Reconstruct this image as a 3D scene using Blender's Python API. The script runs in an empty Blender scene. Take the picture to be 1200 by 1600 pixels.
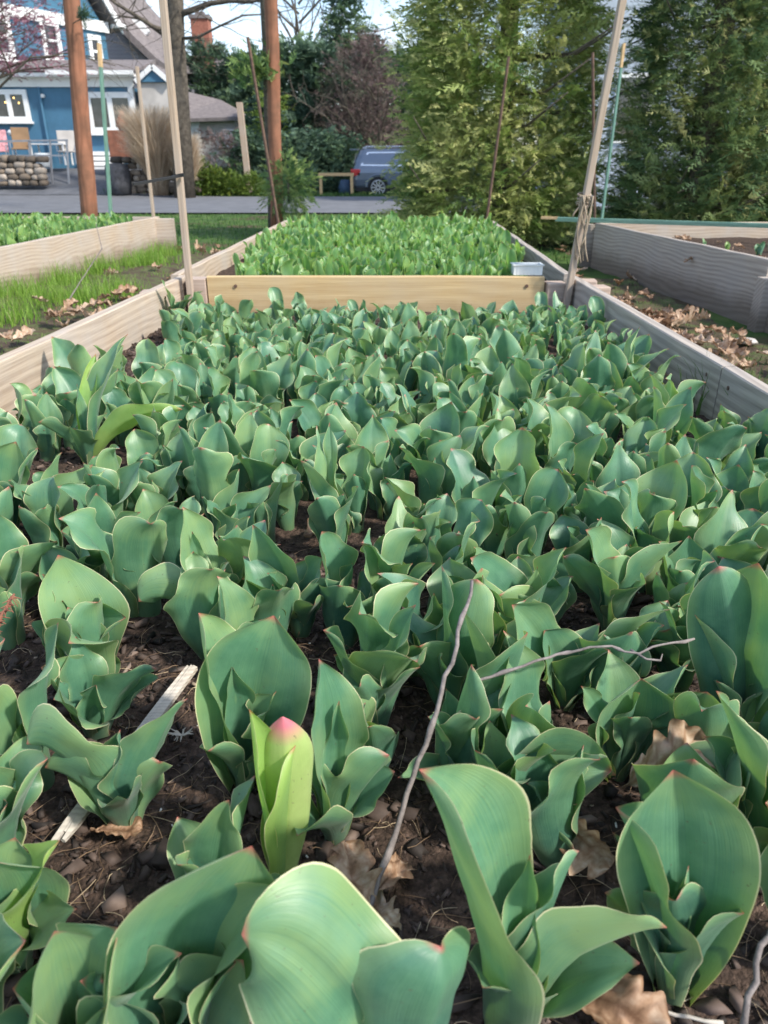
import bpy, math, random
import numpy as np
from mathutils import Vector, Matrix, noise

# ------------------------------------------------------------------ camera, world, sun, exposure
SC = bpy.context.scene
CAMZ, PITCH, LENS = 0.97, math.radians(25.4), 26.0
FPX = 1600 * LENS / 36.0
cam_d = bpy.data.cameras.new("camera")
cam_d.sensor_fit = 'VERTICAL'; cam_d.sensor_height = 36.0; cam_d.sensor_width = 27.0
cam_d.lens = LENS; cam_d.clip_start = 0.02; cam_d.clip_end = 3000
cam_d.dof.use_dof = True; cam_d.dof.focus_distance = 1.25; cam_d.dof.aperture_fstop = 8.0
cam = bpy.data.objects.new("camera", cam_d); SC.collection.objects.link(cam)
cam.location = (0, 0, CAMZ); cam.rotation_euler = (math.pi/2 - PITCH, 0, 0)
SC.camera = cam
SUN = Vector((0.72, -0.42, 0.80)).normalized()
el = math.asin(SUN.z); az = math.atan2(SUN.x, SUN.y)
world = bpy.data.worlds.new("World"); SC.world = world; world.use_nodes = True
wn = world.node_tree; wn.nodes.clear()
def N(nt, t, **kw):
    n = nt.nodes.new(t)
    for k, v in kw.items(): setattr(n, k, v)
    return n
wo = N(wn, 'ShaderNodeOutputWorld'); bg = N(wn, 'ShaderNodeBackground'); sky = N(wn, 'ShaderNodeTexSky')
sky.sky_type = 'NISHITA'; sky.sun_disc = False; sky.sun_elevation = el; sky.sun_rotation = az
sky.air_density = 1.0; sky.dust_density = 1.0; sky.ozone_density = 1.2
tc = N(wn, 'ShaderNodeTexCoord'); mp = N(wn, 'ShaderNodeMapping'); mp.inputs['Scale'].default_value = (1.5, 1.5, 5.0)
nz = N(wn, 'ShaderNodeTexNoise'); nz.inputs['Scale'].default_value = 2.4; nz.inputs['Detail'].default_value = 8
cr = N(wn, 'ShaderNodeValToRGB'); cr.color_ramp.elements[0].position = 0.44; cr.color_ramp.elements[1].position = 0.80
mx = N(wn, 'ShaderNodeMixRGB'); mx.inputs['Color2'].default_value = (5.0, 5.4, 6.0, 1)
wl = wn.links.new
wl(tc.outputs['Generated'], mp.inputs['Vector']); wl(mp.outputs[0], nz.inputs['Vector']); wl(nz.outputs['Fac'], cr.inputs['Fac'])
wl(cr.outputs['Color'], mx.inputs['Fac']); wl(sky.outputs['Color'], mx.inputs['Color1']); wl(mx.outputs[0], bg.inputs['Color'])
bg.inputs['Strength'].default_value = 0.15; wl(bg.outputs[0], wo.inputs['Surface'])
sd = bpy.data.lights.new("sun", 'SUN'); sd.energy = 2.9; sd.angle = math.radians(4); sd.color = (1.0, 0.94, 0.84)
sun = bpy.data.objects.new("sun", sd); SC.collection.objects.link(sun)
sun.rotation_euler = SUN.to_track_quat('Z', 'Y').to_euler(); sun.location = (6, -4, 8)
SC.view_settings.view_transform = 'Standard'; SC.view_settings.look = 'None'
SC.view_settings.gamma = 1.0; SC.view_settings.exposure = 0.96
SC.cycles.max_bounces = 6; SC.cycles.transparent_max_bounces = 6

# ------------------------------------------------------------------ helpers
R = random.Random(7)
U = R.uniform
cp, sp = math.cos(PITCH), math.sin(PITCH)
def ray(px, py):
    x = (px - 600) / FPX; y = (800 - py) / FPX
    return Vector((x, cp + y * sp, -sp + y * cp))
def G(px, py, z):                     # photo position of a point known to be at height z
    d = ray(px, py); t = (z - CAMZ) / d.z
    return Vector((d.x * t, d.y * t, z))
def D(px, py, Y):                     # the same for a point known to be at distance Y
    d = ray(px, py); t = Y / d.y
    return Vector((d.x * t, Y, CAMZ + d.z * t))
def PX(p):
    v = Vector(p) - Vector((0, 0, CAMZ)); dep = v.y * cp - v.z * sp; up = v.y * sp + v.z * cp
    return (600 + FPX * v.x / dep, 800 - FPX * up / dep)
COL = SC.collection
def tag(o, label=None, cat=None, group=None, kind=None):
    if label: o['label'] = label
    if cat: o['category'] = cat
    if group: o['group'] = group
    if kind: o['kind'] = kind
    return o
def empty(name, loc, label, cat, group=None, rz=0):
    o = bpy.data.objects.new(name, None); COL.objects.link(o); o.location = loc; o.rotation_euler.z = rz
    o.empty_display_size = 0.1
    return tag(o, label, cat, group)
def link(name, me, mat, parent=None, loc=None, smooth=False):
    if mat is not None and not me.materials:
        for m in (mat if isinstance(mat, (list, tuple)) else [mat]): me.materials.append(m)
    if smooth: me.polygons.foreach_set('use_smooth', [True] * len(me.polygons))
    o = bpy.data.objects.new(name, me); COL.objects.link(o)
    if parent: o.parent = parent
    if loc is not None: o.location = loc
    return o
class MB:
    def __init__(s): s.v = []; s.f = []; s.mi = []; s.off = Vector((0, 0, 0))
    def add(s, vs, fs, mi=0):
        b = len(s.v); s.v += [tuple(Vector(p) - s.off) for p in vs]
        s.f += [[b + i for i in f] for f in fs]; s.mi += [mi] * len(fs)
        return s
    def box(s, c, d, rot=None, mi=0, taper=1.0):
        c = Vector(c); vs = []
        for z in (-1, 1):
            k = taper if z > 0 else 1
            for (x, y) in ((-1, -1), (1, -1), (1, 1), (-1, 1)):
                p = Vector((x * d[0] / 2 * k, y * d[1] / 2 * k, z * d[2] / 2))
                if rot is not None: p = rot @ p
                vs.append(c + p)
        return s.add(vs, [(3, 2, 1, 0), (4, 5, 6, 7), (0, 1, 5, 4), (1, 2, 6, 5), (2, 3, 7, 6), (3, 0, 4, 7)], mi)
    def bar(s, a, b, w, h, mi=0):
        a = Vector(a); b = Vector(b); t = (b - a); L = t.length
        q = t.to_track_quat('X', 'Z').to_matrix()
        return s.box((a + b) / 2, (L, w, h), q, mi)
    def tube(s, pts, rad, n=8, mi=0, cap=True, wob=0.0):
        pts = [Vector(p) for p in pts]; m = len(pts)
        if not hasattr(rad, '__len__'): rad = [rad] * m
        vs = []; up = Vector((0.13, 0.21, 1)).normalized(); prev = None
        for i, p in enumerate(pts):
            t = (pts[min(i + 1, m - 1)] - pts[max(i - 1, 0)]).normalized()
            if prev is None:
                a = t.cross(up if abs(t.dot(up)) < 0.9 else Vector((1, 0, 0))).normalized()
            else:
                a = (prev - t * prev.dot(t)).normalized()
            prev = a; b = t.cross(a)
            for k in range(n):
                an = 2 * math.pi * k / n; r = rad[i] * (1 + (U(-wob, wob) if wob else 0))
                vs.append(p + (a * math.cos(an) + b * math.sin(an)) * r)
        fs = [(i * n + k, i * n + (k + 1) % n, (i + 1) * n + (k + 1) % n, (i + 1) * n + k) for i in range(m - 1) for k in range(n)]
        if cap: fs += [tuple(range(n - 1, -1, -1)), tuple((m - 1) * n + k for k in range(n))]
        return s.add(vs, fs, mi)
    def prism(s, poly, ext, mi=0):          # poly: list of 3-D points, ext: vector
        n = len(poly); e = Vector(ext); vs = [Vector(p) for p in poly] + [Vector(p) + e for p in poly]
        return s.add(vs, [tuple(range(n))[::-1], tuple(range(n, 2 * n))] + [(i, (i + 1) % n, n + (i + 1) % n, n + i) for i in range(n)], mi)
    def build(s, name, mat, parent=None, loc=None, smooth=False, bevel=0):
        me = bpy.data.meshes.new(name); me.from_pydata(s.v, [], s.f)
        for m in (mat if isinstance(mat, (list, tuple)) else [mat]): me.materials.append(m)
        if any(s.mi): me.polygons.foreach_set('material_index', s.mi)
        import bmesh
        bm = bmesh.new(); bm.from_mesh(me); bmesh.ops.recalc_face_normals(bm, faces=bm.faces); bm.to_mesh(me); bm.free()
        o = link(name, me, None, parent, loc, smooth)
        if bevel:
            b = o.modifiers.new('bevel', 'BEVEL'); b.width = bevel; b.segments = 2; b.limit_method = 'ANGLE'
        return o
def np_mesh(name, V, F, uv=None, tone=None, smooth=True):       # V (n,3), F (m,4)
    me = bpy.data.meshes.new(name); V = np.asarray(V, np.float32); F = np.asarray(F, np.int32)
    k = F.shape[1]
    me.vertices.add(len(V)); me.vertices.foreach_set('co', V.ravel())
    me.loops.add(F.size); me.loops.foreach_set('vertex_index', F.ravel())
    me.polygons.add(len(F)); me.polygons.foreach_set('loop_start', np.arange(0, F.size, k, dtype=np.int32))
    me.polygons.foreach_set('loop_total', np.full(len(F), k, np.int32))
    me.update(calc_edges=True)
    if smooth: me.polygons.foreach_set('use_smooth', np.ones(len(F), bool))
    if uv is not None:
        l = me.uv_layers.new(name='UVMap'); l.data.foreach_set('uv', np.asarray(uv, np.float32)[F.ravel()].ravel())
    if tone is not None:
        a = me.attributes.new('tone', 'FLOAT', 'POINT'); a.data.foreach_set('value', np.asarray(tone, np.float32))
    me.validate(); return me

# ------------------------------------------------------------------ materials
def newmat(name):
    m = bpy.data.materials.new(name); m.use_nodes = True; nt = m.node_tree
    return m, nt, nt.nodes['Principled BSDF'], nt.links.new
def ramp(nt, stops):
    r = N(nt, 'ShaderNodeValToRGB'); e = r.color_ramp.elements
    while len(e) < len(stops): e.new(0.5)
    for i, (p, c) in enumerate(stops): e[i].position = p; e[i].color = (*c, 1)
    return r
def plain(name, col, rough=0.7, var=0.25, scale=6.0, metal=0.0, bump=0.0, bscale=40.0, spec=0.5, coat=0.0):
    m, nt, b, l = newmat(name)
    t = N(nt, 'ShaderNodeTexCoord'); n = N(nt, 'ShaderNodeTexNoise'); n.inputs['Scale'].default_value = scale; n.inputs['Detail'].default_value = 6
    l(t.outputs['Object'], n.inputs['Vector'])
    c0 = tuple(c * (1 - var) for c in col); c1 = tuple(min(1, c * (1 + var)) for c in col)
    r = ramp(nt, [(0.3, c0), (0.7, c1)]); l(n.outputs['Fac'], r.inputs['Fac']); l(r.outputs['Color'], b.inputs['Base Color'])
    b.inputs['Roughness'].default_value = rough; b.inputs['Metallic'].default_value = metal
    b.inputs['Specular IOR Level'].default_value = spec; b.inputs['Coat Weight'].default_value = coat
    if bump:
        n2 = N(nt, 'ShaderNodeTexNoise'); n2.inputs['Scale'].default_value = bscale; n2.inputs['Detail'].default_value = 4
        l(t.outputs['Object'], n2.inputs['Vector']); bp = N(nt, 'ShaderNodeBump'); bp.inputs['Strength'].default_value = bump; bp.inputs['Distance'].default_value = 0.01
        l(n2.outputs['Fac'], bp.inputs['Height']); l(bp.outputs[0], b.inputs['Normal'])
    return m
def wood(name, dark, light, grey=None, lines=26.0, contrast=1.0, greyamt=0.4, knots=True):
    m, nt, b, l = newmat(name)
    t = N(nt, 'ShaderNodeTexCoord'); oi = N(nt, 'ShaderNodeObjectInfo')
    off = N(nt, 'ShaderNodeVectorMath', operation='SCALE'); off.inputs['Scale'].default_value = 9.0
    cb = N(nt, 'ShaderNodeCombineXYZ'); l(oi.outputs['Random'], cb.inputs[0]); l(oi.outputs['Random'], cb.inputs[2]); l(cb.outputs[0], off.inputs[0])
    ad = N(nt, 'ShaderNodeVectorMath', operation='ADD'); l(t.outputs['Object'], ad.inputs[0]); l(off.outputs[0], ad.inputs[1])
    mpn = N(nt, 'ShaderNodeMapping'); mpn.inputs['Scale'].default_value = (0.30, 1.0, 1.0); l(ad.outputs[0], mpn.inputs['Vector'])
    # growth rings: distance field warped by slow noise
    n1 = N(nt, 'ShaderNodeTexNoise'); n1.inputs['Scale'].default_value = 2.6; n1.inputs['Detail'].default_value = 2; l(mpn.outputs[0], n1.inputs['Vector'])
    sx = N(nt, 'ShaderNodeSeparateXYZ'); l(t.outputs['Object'], sx.inputs[0])
    ma = N(nt, 'ShaderNodeMath', operation='MULTIPLY_ADD'); ma.inputs[1].default_value = 0.26; l(n1.outputs['Fac'], ma.inputs[0])
    s2 = N(nt, 'ShaderNodeMath', operation='ADD'); l(sx.outputs['Z'], s2.inputs[0]); l(sx.outputs['Y'], s2.inputs[1]); l(s2.outputs[0], ma.inputs[2])
    mu = N(nt, 'ShaderNodeMath', operation='MULTIPLY'); mu.inputs[1].default_value = lines * 2 * math.pi; l(ma.outputs[0], mu.inputs[0])
    si = N(nt, 'ShaderNodeMath', operation='SINE'); l(mu.outputs[0], si.inputs[0])
    mr = N(nt, 'ShaderNodeMapRange'); mr.inputs['From Min'].default_value = -1; l(si.outputs[0], mr.inputs['Value'])
    # fine fibres
    mf = N(nt, 'ShaderNodeMapping'); mf.inputs['Scale'].default_value = (2.5, 110, 110); l(ad.outputs[0], mf.inputs['Vector'])
    n2 = N(nt, 'ShaderNodeTexNoise'); n2.inputs['Scale'].default_value = 1.6; n2.inputs['Detail'].default_value = 3; l(mf.outputs[0], n2.inputs['Vector'])
    mm = N(nt, 'ShaderNodeMath', operation='MULTIPLY_ADD'); mm.inputs[1].default_value = 0.26 * contrast
    l(mr.outputs[0], mm.inputs[0]); hf = N(nt, 'ShaderNodeMath', operation='MULTIPLY'); hf.inputs[1].default_value = 0.78; l(n2.outputs['Fac'], hf.inputs[0]); l(hf.outputs[0], mm.inputs[2])
    r = ramp(nt, [(0.12, dark), (0.75, light)]); l(mm.outputs[0], r.inputs['Fac'])
    n3 = N(nt, 'ShaderNodeTexNoise'); n3.inputs['Scale'].default_value = 3.2; n3.inputs['Detail'].default_value = 5; n3.inputs['Roughness'].default_value = 0.65; l(ad.outputs[0], n3.inputs['Vector'])
    g = N(nt, 'ShaderNodeMixRGB'); g.inputs['Color2'].default_value = (*(grey or (0.33, 0.31, 0.29)), 1)
    rg = ramp(nt, [(0.36, (0, 0, 0)), (0.72, (greyamt,) * 3)]); l(n3.outputs['Fac'], rg.inputs['Fac']); l(rg.outputs['Color'], g.inputs['Fac'])
    l(r.outputs['Color'], g.inputs['Color1']); last = g
    if knots:
        vo = N(nt, 'ShaderNodeTexVoronoi'); vo.inputs['Scale'].default_value = 2.1; vo.feature = 'F1'
        mk = N(nt, 'ShaderNodeMapping'); mk.inputs['Scale'].default_value = (0.7, 1, 1.4); l(ad.outputs[0], mk.inputs['Vector']); l(mk.outputs[0], vo.inputs['Vector'])
        rk = ramp(nt, [(0.0, (0.75,) * 3), (0.05, (0, 0, 0))]); l(vo.outputs['Distance'], rk.inputs['Fac'])
        k = N(nt, 'ShaderNodeMixRGB'); k.inputs['Color2'].default_value = (*(c * 0.35 for c in dark), 1); l(rk.outputs['Color'], k.inputs['Fac']); l(g.outputs[0], k.inputs['Color1']); last = k
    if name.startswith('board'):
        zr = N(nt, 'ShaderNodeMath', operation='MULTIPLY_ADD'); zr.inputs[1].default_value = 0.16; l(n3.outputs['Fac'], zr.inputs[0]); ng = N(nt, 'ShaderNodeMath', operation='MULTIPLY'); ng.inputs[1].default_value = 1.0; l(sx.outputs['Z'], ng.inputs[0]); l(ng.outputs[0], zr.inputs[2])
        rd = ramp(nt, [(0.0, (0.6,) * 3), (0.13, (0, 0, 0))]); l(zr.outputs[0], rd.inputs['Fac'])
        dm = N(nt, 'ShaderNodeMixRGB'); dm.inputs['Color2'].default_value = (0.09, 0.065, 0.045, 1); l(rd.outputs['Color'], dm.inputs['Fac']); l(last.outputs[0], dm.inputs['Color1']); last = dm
    l(last.outputs[0], b.inputs['Base Color']); b.inputs['Roughness'].default_value = 0.82; b.inputs['Specular IOR Level'].default_value = 0.25
    bp = N(nt, 'ShaderNodeBump'); bp.inputs['Strength'].default_value = 0.5; bp.inputs['Distance'].default_value = 0.0025
    l(mm.outputs[0], bp.inputs['Height']); l(bp.outputs[0], b.inputs['Normal'])
    return m
def leafmat(name, blue, mid, lime, rim=(0.66, 0.60, 0.38), tip=(0.48, 0.08, 0.09), pink=0.0, trans=0.22):
    m, nt, b, l = newmat(name)
    uv = N(nt, 'ShaderNodeUVMap'); sx = N(nt, 'ShaderNodeSeparateXYZ'); l(uv.outputs[0], sx.inputs[0])
    oi = N(nt, 'ShaderNodeObjectInfo'); tc = N(nt, 'ShaderNodeTexCoord')
    n1 = N(nt, 'ShaderNodeTexNoise'); n1.inputs['Scale'].default_value = 11; n1.inputs['Detail'].default_value = 3
    n1.noise_dimensions = '4D'; l(tc.outputs['Object'], n1.inputs['Vector'])
    mw = N(nt, 'ShaderNodeMath', operation='MULTIPLY'); mw.inputs[1].default_value = 40; l(oi.outputs['Random'], mw.inputs[0]); l(mw.outputs[0], n1.inputs['W'])
    # veins: streaks along the leaf
    ms = N(nt, 'ShaderNodeMapping'); ms.inputs['Scale'].default_value = (95, 1.6, 1); l(uv.outputs[0], ms.inputs['Vector'])
    n2 = N(nt, 'ShaderNodeTexNoise'); n2.inputs['Scale'].default_value = 1.0; n2.inputs['Detail'].default_value = 3; n2.noise_dimensions = '4D'
    l(ms.outputs[0], n2.inputs['Vector']); l(mw.outputs[0], n2.inputs['W'])
    a1 = N(nt, 'ShaderNodeMath', operation='MULTIPLY_ADD'); a1.inputs[1].default_value = 0.22; l(n2.outputs['Fac'], a1.inputs[0]); l(n1.outputs['Fac'], a1.inputs[2])
    a2 = N(nt, 'ShaderNodeMath', operation='MULTIPLY_ADD'); a2.inputs[1].default_value = 0.20; l(oi.outputs['Random'], a2.inputs[0]); l(a1.outputs[0], a2.inputs[2])
    a3 = N(nt, 'ShaderNodeMath', operation='MULTIPLY_ADD'); a3.inputs[1].default_value = 0.16; l(sx.outputs['Y'], a3.inputs[0]); l(a2.outputs[0], a3.inputs[2])
    r = ramp(nt, [(0.49, blue), (0.78, mid), (1.0, tuple((a + b) / 2 for a, b in zip(mid, lime)))]); l(a3.outputs[0], r.inputs['Fac'])
    n5 = N(nt, 'ShaderNodeTexNoise'); n5.inputs['Scale'].default_value = 34; n5.inputs['Detail'].default_value = 6; n5.inputs['Roughness'].default_value = .7; l(tc.outputs['Object'], n5.inputs['Vector'])
    r5 = ramp(nt, [(0.42, (0, 0, 0)), (0.68, (0.30,) * 3)]); l(n5.outputs['Fac'], r5.inputs['Fac'])
    bl = N(nt, 'ShaderNodeMixRGB'); bl.inputs['Color2'].default_value = (*(min(1, c * 1.25 + .05) for c in mid), 1); l(r5.outputs['Color'], bl.inputs['Fac']); l(r.outputs['Color'], bl.inputs['Color1']); r = bl
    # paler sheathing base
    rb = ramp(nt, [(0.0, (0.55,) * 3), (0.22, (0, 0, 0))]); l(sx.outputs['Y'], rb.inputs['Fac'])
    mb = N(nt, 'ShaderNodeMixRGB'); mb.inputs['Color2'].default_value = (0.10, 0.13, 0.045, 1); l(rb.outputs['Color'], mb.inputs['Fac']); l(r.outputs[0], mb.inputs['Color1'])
    # lime band next to the margin, then the thin pale margin
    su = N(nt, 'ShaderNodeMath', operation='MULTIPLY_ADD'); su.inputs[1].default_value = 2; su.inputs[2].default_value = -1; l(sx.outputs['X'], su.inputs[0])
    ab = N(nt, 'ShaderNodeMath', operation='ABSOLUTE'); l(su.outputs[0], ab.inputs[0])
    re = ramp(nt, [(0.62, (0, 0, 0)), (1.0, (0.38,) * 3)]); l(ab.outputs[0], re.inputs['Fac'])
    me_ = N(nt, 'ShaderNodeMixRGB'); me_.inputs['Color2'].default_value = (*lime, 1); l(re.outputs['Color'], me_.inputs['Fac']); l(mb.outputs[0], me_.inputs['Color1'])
    rr = ramp(nt, [(0.967, (0, 0, 0)), (0.986, (0.9,) * 3)]); l(ab.outputs[0], rr.inputs['Fac'])
    mr = N(nt, 'ShaderNodeMixRGB'); mr.inputs['Color2'].default_value = (*rim, 1); l(rr.outputs['Color'], mr.inputs['Fac']); l(me_.outputs[0], mr.inputs['Color1'])
    rt = ramp(nt, [(0.955 - pink, (0, 0, 0)), (1.0 - pink * 0.5, (0.85,) * 3)]); l(sx.outputs['Y'], rt.inputs['Fac'])
    mt = N(nt, 'ShaderNodeMixRGB'); mt.inputs['Color2'].default_value = (*tip, 1); l(rt.outputs['Color'], mt.inputs['Fac']); l(mr.outputs[0], mt.inputs['Color1'])
    n6 = N(nt, 'ShaderNodeTexNoise'); n6.inputs['Scale'].default_value = 210; n6.inputs['Detail'].default_value = 2; l(tc.outputs['Object'], n6.inputs['Vector'])
    r6 = ramp(nt, [(0.70, (0, 0, 0)), (0.76, (0.55,) * 3)]); l(n6.outputs['Fac'], r6.inputs['Fac'])
    sp6 = N(nt, 'ShaderNodeMixRGB'); sp6.inputs['Color2'].default_value = (0.10, 0.08, 0.05, 1); l(r6.outputs['Color'], sp6.inputs['Fac']); l(mt.outputs[0], sp6.inputs['Color1']); mt = sp6
    l(mt.outputs[0], b.inputs['Base Color']); b.inputs['Roughness'].default_value = 0.40; b.inputs['Specular IOR Level'].default_value = 0.62
    b.inputs['Sheen Weight'].default_value = 0.12; b.inputs['Sheen Roughness'].default_value = 0.4
    bp = N(nt, 'ShaderNodeBump'); bp.inputs['Strength'].default_value = 0.35; bp.inputs['Distance'].default_value = 0.0016
    l(n2.outputs['Fac'], bp.inputs['Height']); l(bp.outputs[0], b.inputs['Normal'])
    tr = N(nt, 'ShaderNodeBsdfTranslucent'); hs = N(nt, 'ShaderNodeMixRGB', blend_type='MULTIPLY'); hs.inputs['Fac'].default_value = 1
    hs.inputs['Color2'].default_value = (2.2, 2.3, 0.9, 1); l(mt.outputs[0], hs.inputs['Color1']); l(hs.outputs[0], tr.inputs['Color'])
    mixs = N(nt, 'ShaderNodeMixShader'); mixs.inputs[0].default_value = trans; l(b.outputs[0], mixs.inputs[1]); l(tr.outputs[0], mixs.inputs[2])
    l(mixs.outputs[0], nt.nodes['Material Output'].inputs['Surface'])
    return m
def tonemat(name, stops, rough=0.7, trans=0.0, spec=0.4, nscale=0.0, namt=0.3):
    m, nt, b, l = newmat(name); a = N(nt, 'ShaderNodeAttribute', attribute_name='tone')
    r = ramp(nt, stops)
    if nscale:
        t = N(nt, 'ShaderNodeTexCoord'); n = N(nt, 'ShaderNodeTexNoise'); n.inputs['Scale'].default_value = nscale; n.inputs['Detail'].default_value = 4
        l(t.outputs['Object'], n.inputs['Vector']); q = N(nt, 'ShaderNodeMath', operation='MULTIPLY_ADD'); q.inputs[1].default_value = namt
        s = N(nt, 'ShaderNodeMath', operation='SUBTRACT'); s.inputs[1].default_value = 0.5; l(n.outputs['Fac'], s.inputs[0]); l(s.outputs[0], q.inputs[0]); l(a.outputs['Fac'], q.inputs[2]); l(q.outputs[0], r.inputs['Fac'])
    else: l(a.outputs['Fac'], r.inputs['Fac'])
    l(r.outputs['Color'], b.inputs['Base Color']); b.inputs['Roughness'].default_value = rough; b.inputs['Specular IOR Level'].default_value = spec
    if trans:
        tr = N(nt, 'ShaderNodeBsdfTranslucent'); l(r.outputs['Color'], tr.inputs['Color']); mixs = N(nt, 'ShaderNodeMixShader'); mixs.inputs[0].default_value = trans
        l(b.outputs[0], mixs.inputs[1]); l(tr.outputs[0], mixs.inputs[2]); l(mixs.outputs[0], nt.nodes['Material Output'].inputs['Surface'])
    return m
def siding(name, col, pitch=0.13, axis='Z'):
    m, nt, b, l = newmat(name); t = N(nt, 'ShaderNodeTexCoord'); sx = N(nt, 'ShaderNodeSeparateXYZ'); l(t.outputs['Object'], sx.inputs[0])
    d = N(nt, 'ShaderNodeMath', operation='DIVIDE'); d.inputs[1].default_value = pitch; l(sx.outputs[axis], d.inputs[0])
    f = N(nt, 'ShaderNodeMath', operation='FRACT'); l(d.outputs[0], f.inputs[0])
    r = ramp(nt, [(0.0, tuple(c * 0.45 for c in col)), (0.14, col), (1.0, tuple(c * 1.1 for c in col))]); l(f.outputs[0], r.inputs['Fac'])
    n = N(nt, 'ShaderNodeTexNoise'); n.inputs['Scale'].default_value = 1.4; n.inputs['Detail'].default_value = 5; l(t.outputs['Object'], n.inputs['Vector'])
    mm = N(nt, 'ShaderNodeMixRGB', blend_type='MULTIPLY'); mm.inputs['Fac'].default_value = 0.35; l(r.outputs['Color'], mm.inputs['Color1']); l(n.outputs['Fac'], mm.inputs['Color2'])
    l(mm.outputs[0], b.inputs['Base Color']); b.inputs['Roughness'].default_value = 0.7
    bp = N(nt, 'ShaderNodeBump'); bp.inputs['Distance'].default_value = 0.02; l(f.outputs[0], bp.inputs['Height']); l(bp.outputs[0], b.inputs['Normal'])
    return m
def blotch(name, stops, scale, rough=0.9, bump=0.4, bdist=0.02, bscale=None, extra=None):
    m, nt, b, l = newmat(name); t = N(nt, 'ShaderNodeTexCoord')
    n = N(nt, 'ShaderNodeTexNoise'); n.inputs['Scale'].default_value = scale; n.inputs['Detail'].default_value = 9; n.inputs['Roughness'].default_value = 0.68
    l(t.outputs['Object'], n.inputs['Vector']); r = ramp(nt, stops); l(n.outputs['Fac'], r.inputs['Fac']); last = r.outputs['Color']
    if extra:
        n3 = N(nt, 'ShaderNodeTexNoise'); n3.inputs['Scale'].default_value = extra[0]; n3.inputs['Detail'].default_value = 4; l(t.outputs['Object'], n3.inputs['Vector'])
        re = ramp(nt, [(extra[1], (0, 0, 0)), (extra[1] + 0.08, (extra[3],) * 3)]); l(n3.outputs['Fac'], re.inputs['Fac'])
        g = N(nt, 'ShaderNodeMixRGB'); g.inputs['Color2'].default_value = (*extra[2], 1); l(re.outputs['Color'], g.inputs['Fac']); l(last, g.inputs['Color1']); last = g.outputs[0]
    l(last, b.inputs['Base Color']); b.inputs['Roughness'].default_value = rough; b.inputs['Specular IOR Level'].default_value = 0.25
    n2 = N(nt, 'ShaderNodeTexNoise'); n2.inputs['Scale'].default_value = bscale or scale * 2; n2.inputs['Detail'].default_value = 6; l(t.outputs['Object'], n2.inputs['Vector'])
    bp = N(nt, 'ShaderNodeBump'); bp.inputs['Strength'].default_value = bump; bp.inputs['Distance'].default_value = bdist; l(n2.outputs['Fac'], bp.inputs['Height']); l(bp.outputs[0], b.inputs['Normal'])
    return m

M = {}
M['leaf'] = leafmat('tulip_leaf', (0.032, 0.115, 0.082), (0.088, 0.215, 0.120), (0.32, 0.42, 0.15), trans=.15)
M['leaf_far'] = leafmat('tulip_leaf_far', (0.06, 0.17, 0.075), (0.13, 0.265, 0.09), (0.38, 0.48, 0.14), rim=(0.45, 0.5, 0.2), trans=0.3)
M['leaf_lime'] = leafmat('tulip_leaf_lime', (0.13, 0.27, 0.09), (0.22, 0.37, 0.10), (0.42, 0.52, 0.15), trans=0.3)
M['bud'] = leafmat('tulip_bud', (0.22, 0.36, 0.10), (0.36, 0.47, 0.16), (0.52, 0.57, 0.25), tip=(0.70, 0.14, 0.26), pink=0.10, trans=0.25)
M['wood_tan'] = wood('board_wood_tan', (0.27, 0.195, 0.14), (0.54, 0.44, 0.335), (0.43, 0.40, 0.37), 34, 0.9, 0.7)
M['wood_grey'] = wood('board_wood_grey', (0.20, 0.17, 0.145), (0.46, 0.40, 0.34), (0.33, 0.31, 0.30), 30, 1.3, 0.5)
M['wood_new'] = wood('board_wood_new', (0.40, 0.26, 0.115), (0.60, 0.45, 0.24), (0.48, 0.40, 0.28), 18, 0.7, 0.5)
M['wood_block'] = wood('block_wood', (0.33, 0.23, 0.18), (0.50, 0.39, 0.31), (0.40, 0.37, 0.35), 20, 0.6, 0.5, knots=False)
M['stake'] = wood('stake_wood', (0.28, 0.20, 0.145), (0.50, 0.39, 0.29), (0.42, 0.37, 0.33), 60, 0.7, 0.6, knots=False)
M['soil'] = blotch('garden_soil', [(0.3, (0.014, 0.010, 0.008)), (0.5, (0.06, 0.04, 0.03)), (0.7, (0.15, 0.10, 0.075))], 60, 0.95, 0.9, 0.01, 140)
M['chip'] = tonemat('mulch_chips', [(0.0, (0.018, 0.014, 0.012)), (0.4, (0.065, 0.045, 0.036)), (0.7, (0.135, 0.095, 0.078)), (0.93, (0.22, 0.165, 0.135)), (1.0, (0.42, 0.33, 0.24))], 0.75, nscale=120)
M['straw'] = tonemat('straw_fibre', [(0.0, (0.10, 0.06, 0.035)), (0.6, (0.30, 0.20, 0.12)), (1.0, (0.60, 0.48, 0.32))], 0.7)
M['perlite'] = plain('perlite', (0.75, 0.74, 0.70), 0.8, 0.1)
M['ground'] = blotch('ground_grass_earth', [(0.34, (0.028, 0.05, 0.014)), (0.5, (0.055, 0.11, 0.025)), (0.62, (0.10, 0.15, 0.04)), (0.74, (0.13, 0.11, 0.06))], 3.2, 0.95, 0.5, 0.03, 60, extra=(0.55, 0.56, (0.085, 0.055, 0.035), 0.9))
M['path'] = blotch('path_earth', [(0.3, (0.03, 0.022, 0.016)), (0.46, (0.09, 0.065, 0.045)), (0.6, (0.09, 0.12, 0.04)), (0.75, (0.24, 0.18, 0.125))], 9, 0.95, 0.7, 0.02, 70)
M['asphalt'] = blotch('asphalt', [(0.3, (0.115, 0.12, 0.13)), (0.7, (0.17, 0.175, 0.19))], 2.0, 0.9, 0.3, 0.01, 90)
M['drive'] = blotch('driveway_asphalt', [(0.3, (0.075, 0.08, 0.09)), (0.7, (0.15, 0.155, 0.17))], 1.3, 0.9, 0.3, 0.01, 60)
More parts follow.
